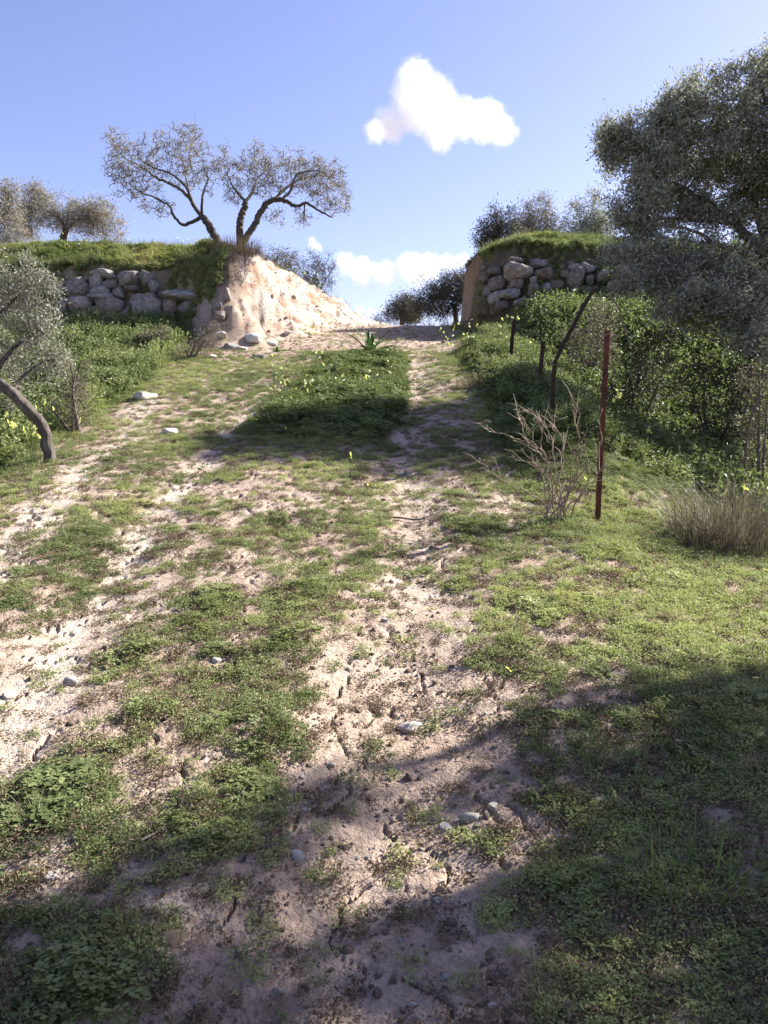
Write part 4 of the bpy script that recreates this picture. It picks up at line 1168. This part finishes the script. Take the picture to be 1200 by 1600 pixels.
clov = proto_collection('clover', [clover_mesh(k, 70, .085, .045, .0115) for k in range(5)] + [clover_mesh(20 + k, 90, .10, .09, .016) for k in range(3)], M['clover'])
tiny = proto_collection('tiny_weed', [weed_mesh(40 + k, 16, .035, .012, .006, .08) for k in range(4)], M['weed'])
weeds = proto_collection('leafy_weed', [weed_mesh(60 + k, 16, .26, .045, .022, .16) for k in range(5)], M['weed'])
def grass_mesh(seed, n, rad, h0, h1, w, lean=.8):
    t = Tri(); blades(t, n, rad, h0, h1, w, lean, seed=seed, segs=3); return t.mesh('grass')
grs = proto_collection('grass', [grass_mesh(80 + k, 26, .06, .05, .17, .004) for k in range(4)], M['grass'])
dryg = proto_collection('dry_grass', [grass_mesh(90 + k, 22, .07, .04, .2, .0035, 1.3) for k in range(4)], M['dry'])

def candidates(n, r0, r1, half, power=1.0):
    """random spots, even per unit area when power = 2"""
    u = rng.random(n)
    R = (r0 ** power + u * (r1 ** power - r0 ** power)) ** (1 / power)
    T = rng.uniform(-half, half, n)
    return R * np.sin(T), R * np.cos(T)

def place(x, y, lift=0):
    return np.stack([x, y, surf(x, y) + lift], 1)
def rots(n, tilt=.25):
    return np.stack([rng.normal(size=n) * tilt, rng.normal(size=n) * tilt, rng.random(n) * 6.283], 1)

def steep(x, y):
    e = .12
    gx = (bh(x + e, y) - bh(x - e, y)) / (2 * e); gy = (bh(x, y + e) - bh(x, y - e)) / (2 * e)
    return np.hypot(gx, gy), gx, gy

def tonef(x, y):
    t = fbm(x * .9, y * .9, 3, 301)
    # near-right turf toned brighter and yellower, sunlight put into the colour
    sun_yel = np.exp(-(((x - 1.6) / 1.0) ** 2 + ((y - 4.4) / 1.6) ** 2))
    lushg = cover(x, y)[1]
    plat = np.maximum(sdist(x, y, LEFT_EDGE)[0], sdist(x, y, RIGHT_EDGE)[0]) > .2
    return np.clip((t - .36) * 1.8 + .7 * sun_yel - .45 * lushg + .5 * plat, 0, 1)

# clover
x, y = candidates(42000, 1.1, 24, .66, 1.35)
c, lu = cover(x, y); st_, _, _ = steep(x, y)
keep = (rng.random(len(x)) < np.clip((c - .36) * 1.05, 0, .30 + .5 * lu)) & (st_ < 1.3)
x, y, c, lu = x[keep], y[keep], c[keep], lu[keep]
n = len(x)
sc = (.45 + .4 * np.clip(c, 0, 1)) * rng.uniform(.6, 1.3, n) * (1 + .5 * lu) * (1 + .02 * y)
idx = np.where(rng.random(n) < .25 + .6 * lu, rng.integers(5, 8, n), rng.integers(0, 5, n))
scatter('clover', place(x, y, -.006), rots(n, .15), np.stack([sc, sc, sc * (.35 + .5 * lu)], 1), idx, tonef(x, y), clov, 'low clover-like weeds covering the track in green patches', 'ground cover')
print('clover', n)
# tiny weeds everywhere thin
x, y = candidates(120000, 1.1, 22, .66, 1.35)
c, lu = cover(x, y); st_, _, _ = steep(x, y)
keep = (rng.random(len(x)) < np.clip((c - .05) * .8, .03, .42 + .4 * (x > 1.2))) & (lu < .8) & (st_ < 1.3)
x, y, c = x[keep], y[keep], c[keep]; n = len(x)
sc = rng.uniform(.5, 1.15, n) * (1 + .03 * y)
scatter('creeping_weeds', place(x, y, -.004), rots(n, .15), np.stack([sc, sc, sc * .9], 1), rng.integers(0, 4, n), np.clip(tonef(x, y) + .35 * rng.random(n), 0, 1), tiny, 'tiny creeping weeds thinly spread over the pinkish earth', 'ground cover')
print('tiny', n)
# brown withered leaf litter lying between the weeds
lit = proto_collection('leaf_litter', [weed_mesh(140 + k, 12, .012, .014, .006, .09) for k in range(4)], M['litter'])
x, y = candidates(60000, 1.1, 20, .64, 1.3)
c, lu = cover(x, y); st_, _, _ = steep(x, y)
keep = (rng.random(len(x)) < np.where(c < .12, .16, .5)) & (lu < .7) & (st_ < 1.0)
x, y = x[keep], y[keep]; n = len(x)
sc = rng.uniform(.5, 1.2, n)
scatter('leaf_litter', place(x, y, -.002), rots(n, .15), np.stack([sc] * 3, 1), rng.integers(0, 4, n), rng.random(n), lit, 'withered brown leaves and stalks strewn over the earth', 'leaf litter')
# leafy weeds in lush places
x, y = candidates(26000, 1.6, 24, .68, 1.9)
c, lu = cover(x, y); st_, _, _ = steep(x, y)
keep = (rng.random(len(x)) < np.clip((lu - .38) * 1.5, 0, 1) * np.where((x > -3) & (x < .8), .42, .8)) & (st_ < 2.2)
x, y, lu = x[keep], y[keep], lu[keep]; n = len(x)
hol = ss((x - 2.6) / 1.5) * ss((y - 6.5) / 2) * (1 - ss((y - 19) / 1))
holl = ss((-3.7 - x) / .6) * (1 - ss((y - 18) / 1))
plat = np.maximum(sdist(x, y, LEFT_EDGE)[0], sdist(x, y, RIGHT_EDGE)[0]) > .1
sc = rng.uniform(.5, 1.1, n) * (.5 + .5 * lu) * (1 + 1.3 * hol + .45 * holl) * np.where(plat, .55, 1)
scatter('undergrowth', place(x, y, -.02), rots(n, .15), np.stack([sc, sc, sc * (1 - .25 * ((x > -3) & (x < 1.2)))], 1), rng.integers(0, 5, n), np.clip(tonef(x, y) + .2 * rng.random(n), 0, 1) * (1 - .9 * hol), weeds, 'thick leafy green undergrowth on the berm, the hollows and the terrace', 'undergrowth')  # darker tone in the right hollow paints in the big olive's shade
print('weeds', n)
# creepers over the wall faces and bank edges
def band(poly, i0, i1, n, lo, hi):
    P0 = np.array(poly[i0:i1]); P1 = np.array(poly[i0 + 1:i1 + 1]); Ls = np.linalg.norm(P1 - P0, axis=1)
    k = rng.choice(len(P0), n, p=Ls / Ls.sum()); t = rng.random(n)[:, None]
    q = P0[k] + (P1[k] - P0[k]) * t; d = (P1[k] - P0[k]) / Ls[k][:, None]
    o = rng.uniform(lo, hi, n)[:, None]
    q = q + np.stack([d[:, 1], -d[:, 0]], 1) * o
    return q[:, 0], q[:, 1]
bx, by = band(LEFT_EDGE, 2, 5, 900, -.1, .45)
bx2, by2 = band(LEFT_EDGE, 3, 5, 900, -.1, 1.0)
cx_, cy_ = band(RIGHT_EDGE, 5, 9, 2200, -.2, 1.0)
x = np.concatenate([bx, bx2, cx_]); y = np.concatenate([by, by2, cy_])
keep = (fbm(x * 2.2, y * 2.2 + 40, 2, 404) > .43) & (x < 9) & (x > -10)
x, y = x[keep], y[keep]; n = len(x)
sc = rng.uniform(.3, .75, n)
p_ = place(x, y, 0); p_[:, 2] += rng.uniform(-.15, .12, n)
scatter('creepers', p_, np.stack([rng.uniform(.3, 1.0, n), rng.normal(size=n) * .4, rng.normal(size=n) * .6], 1), np.stack([sc] * 3, 1), rng.integers(0, 5, n), rng.random(n) * .7, weeds, 'green creepers hanging over the faces of the stone walls', 'creepers')
# grass
x, y = candidates(30000, 1.2, 25, .66, 1.5)
c, lu = cover(x, y); st_, _, _ = steep(x, y)
keep = (rng.random(len(x)) < np.clip((c - .5) * .45 + .5 * lu, 0, 1)) & (st_ < 2.0)
x, y, lu, c = x[keep], y[keep], lu[keep], c[keep]; n = len(x)
plat = np.maximum(sdist(x, y, LEFT_EDGE)[0], sdist(x, y, RIGHT_EDGE)[0]) > .1
sc = rng.uniform(.4, 1.0, n) * (.45 + .9 * lu) * np.where(plat, 1.7, 1)
scatter('grass', place(x, y, -.005), rots(n, .15), np.stack([sc] * 3, 1), rng.integers(0, 4, n), np.clip(tonef(x, y) + .35 * rng.random(n) - .2, 0, 1), grs, 'green grass blades growing through the weeds', 'grass')
print('grass', n)
# dry grass: thin on the track, thicker on bank tops
x, y = candidates(9000, 1.4, 25, .66, 1.5)
c, lu = cover(x, y); st_, _, _ = steep(x, y)
sdl = sdist(x, y, LEFT_EDGE)[0]; sdr = sdist(x, y, RIGHT_EDGE)[0]
pl = np.exp(-((sdl + .1) / .5) ** 2) * (y > 17) + .6 * np.exp(-((sdr + .3) / .7) ** 2) * (y > 17) + .5 * np.exp(-(((x - 1.9) / .4) ** 2 + ((y - 9.5) / 2.5) ** 2))
keep = rng.random(len(x)) < .16 * np.clip(c + .2, 0, 1) + .6 * pl
x, y = x[keep], y[keep]; n = len(x)
sc = rng.uniform(.5, 1.2, n) * np.where(y > 15, 1.5, .7)
scatter('dry_grass', place(x, y, -.005), rots(n, .3), np.stack([sc] * 3, 1), rng.integers(0, 4, n), np.zeros(n), dryg, 'straw-coloured dry grass blades on the bank edges and verge', 'dry grass')
# pebbles and clods
peb_c = bpy.data.collections.new('pebble_kinds')
for k in range(5):
    me = stone_mesh(40 + k, 1); me.materials.append(M['rock'] if k < 2 else M['soil']); peb_c.objects.link(bpy.data.objects.new(f'pebble_{k}', me))
x, y = candidates(34000, 1.2, 22, .62, 1.2)
c, lu = cover(x, y); dr_ = pdist(x, y, RUT_R)
keep = rng.random(len(x)) < np.clip(.75 - c, 0.02, 1) * (.35 + .65 * np.exp(-(dr_ / .6) ** 2))
x, y = x[keep], y[keep]; n = len(x)
sc = np.exp(rng.normal(size=n) * .5) * .0062 * (1 + .06 * y)
scatter('pebbles', place(x, y, 0.001), rots(n, .6), np.stack([sc, sc * .9, sc * .6], 1), rng.choice(5, n, p=[.14, .1, .26, .25, .25]), np.zeros(n), peb_c, 'small clods and pebbles crumbled over the bare earth', 'pebbles')
print('pebbles', n)

x, y = band(LEFT_EDGE, 5, 10, 380, .1, 1.9)
n = len(x); sc = np.exp(rng.normal(size=n) * .55) * .017
scatter('bank_debris', place(x, y, 0), rots(n, .6), np.stack([sc, sc, sc * .7], 1), rng.choice(5, n, p=[.08, .08, .3, .27, .27]), np.zeros(n), peb_c, 'crumbled earth lumps and small stones stuck in the pale cut bank', 'debris')

# ------------------------------------------------------------ yellow flowers, each its own thing
def flower_meshes(k, m):
    rs = np.random.default_rng(500 + k)
    h = 1.0
    stem = tube(np.array([[0, 0, 0], [.02, .01, .4], [.03 * rs.normal(), .03, .8], [.05 * rs.normal(), .04, 1.0]]), np.array([.009, .008, .007, .006]), 4)
    sm = join_tubes('stem', [stem]); sm.materials.append(M['squill'])
    t = Tri()
    top = np.array([0.0, .04, 1.0])
    heads = 1 + rs.integers(1, 4)
    for q in range(heads):
        c = top + rs.normal(size=3) * np.array([.06, .06, .03])
        ax = np.array([rs.normal() * .5, rs.normal() * .5, .8]); ax /= np.linalg.norm(ax)
        u = np.cross(ax, [1, 0, 0]); u /= np.linalg.norm(u); v = np.cross(ax, u)
        R = .085
        for j in range(5):
            a = j * 1.2566
            d = (u * math.cos(a) + v * math.sin(a)) * .85 + ax * .55; d /= np.linalg.norm(d)
            s = np.cross(ax, d); s /= np.linalg.norm(s)
            V = np.array([c, c + d * R * .6 + s * R * .38, c + d * R, c + d * R * .6 - s * R * .38])
            t.add(V, np.array([[0, 1, 2, 3]]), np.full(4, rs.random()))
    hm = t.mesh('blossom'); hm.materials.append(M[m])
    return sm, hm
FM = [flower_meshes(k, 'petal') for k in range(4)] + [flower_meshes(9, 'petal_pale')]
def flower(px, py, hgt, label, group, Y=None, k=None, name='yellow_flower'):
    p = on_ground(px, py) if Y is None else stand(px, py, Y)
    sm, hm = FM[rnd.randrange(4) if k is None else k]
    root = thing(name, label, 'flower', tuple(p), group)
    a = link_mesh('stem', sm, None, root); b_ = link_mesh('blossom', hm, None, root)
    fs = max(hgt, .10)
    a.scale = b_.scale = (fs * .9, fs * .9, hgt)
    b_.scale = (max(.13, hgt * .5), max(.13, hgt * .5), hgt)
    b_.location = (0, 0, 0)
    root.rotation_euler = (rnd.uniform(-.12, .12), rnd.uniform(-.12, .12), rnd.uniform(0, 6.28))
# the few that stand alone
for px, py, hh, lab in [(547, 760, .30, 'pale flower on a tall thin stem alone above the shadow band on the track'), (1062, 1040, .06, 'bright yellow flower low in the sunny turf on the right'), (793, 1068, .07, 'yellow flower at the right verge beside the bare earth'),
                        (348, 912, .05, 'yellow flower low in the clover left of the centre'), (1195, 912, .07, 'yellow flower at the right edge below the dry tussock'), (573, 775, .12, 'small pale flower right of the tall-stemmed one'), (445, 700, .2, 'pale flower at the left end of the shadow band'),
                        (1180, 1095, .08, 'yellow flower on the right edge just under the shade line'), (640, 555, .2, 'single pale flower on the road edge right of the broad-leaved plant'), (870, 790, .16, 'yellow flower at the foot of the dead shrub'), (915, 775, .16, 'yellow flower between dead shrub and tall post')]:
    flower(px, py, hh, lab, None)
for k in range(52):
    px, py = rnd.uniform(425, 615), rnd.uniform(562, 660)
    if k < 20: px, py = rnd.uniform(425, 490), rnd.uniform(605, 650)
    flower(px, py, rnd.uniform(.22, .38), 'pale yellow flower in the tall green strip between the wheel tracks', 'yellow flowers of the green strip', k=4 if k % 2 else None)
for k in range(34):
    px, py = rnd.uniform(685, 840), rnd.uniform(505, 570)
    flower(px, py, rnd.uniform(.3, .5), 'pale yellow flower on the sunny berm below the right boulders', 'yellow flowers on the right berm', k=4 if k % 3 == 0 else None)
for k in range(40):
    px = rnd.uniform(95, 340)
    flower(px, 392, rnd.uniform(.2, .34), 'pale flower standing on the skyline of the left terrace', 'flowers on the left terrace top', Y=rnd.uniform(20, 21.5), k=4)
for k in range(22):
    px, py = rnd.uniform(440, 505), 440
    flower(px, py, rnd.uniform(.25, .4), 'yellowish flower on the slope of the bank behind the cut face', 'flowers on the bank behind the cut', Y=rnd.uniform(22.3, 24.2), k=4)
for k in range(22):
    x_, y_ = rnd.uniform(2.4, 5.0), rnd.uniform(7.5, 10.5)
    a = 600 + 1250 * x_ / y_
    flower(a, 700, rnd.uniform(.35, .55), 'yellow flower in the shaded green hollow at the right', 'yellow flowers of the right hollow', Y=y_)
for k in range(14):
    flower(rnd.uniform(20, 130), 700, rnd.uniform(.3, .45), 'yellow flower in the hollow beside the slanting olive trunk', 'yellow flowers of the left hollow', Y=rnd.uniform(7.8, 9.8))
print('tris', sum(len(o.data.loops) - 2 * len(o.data.polygons) for o in S.objects if o.type == 'MESH'))
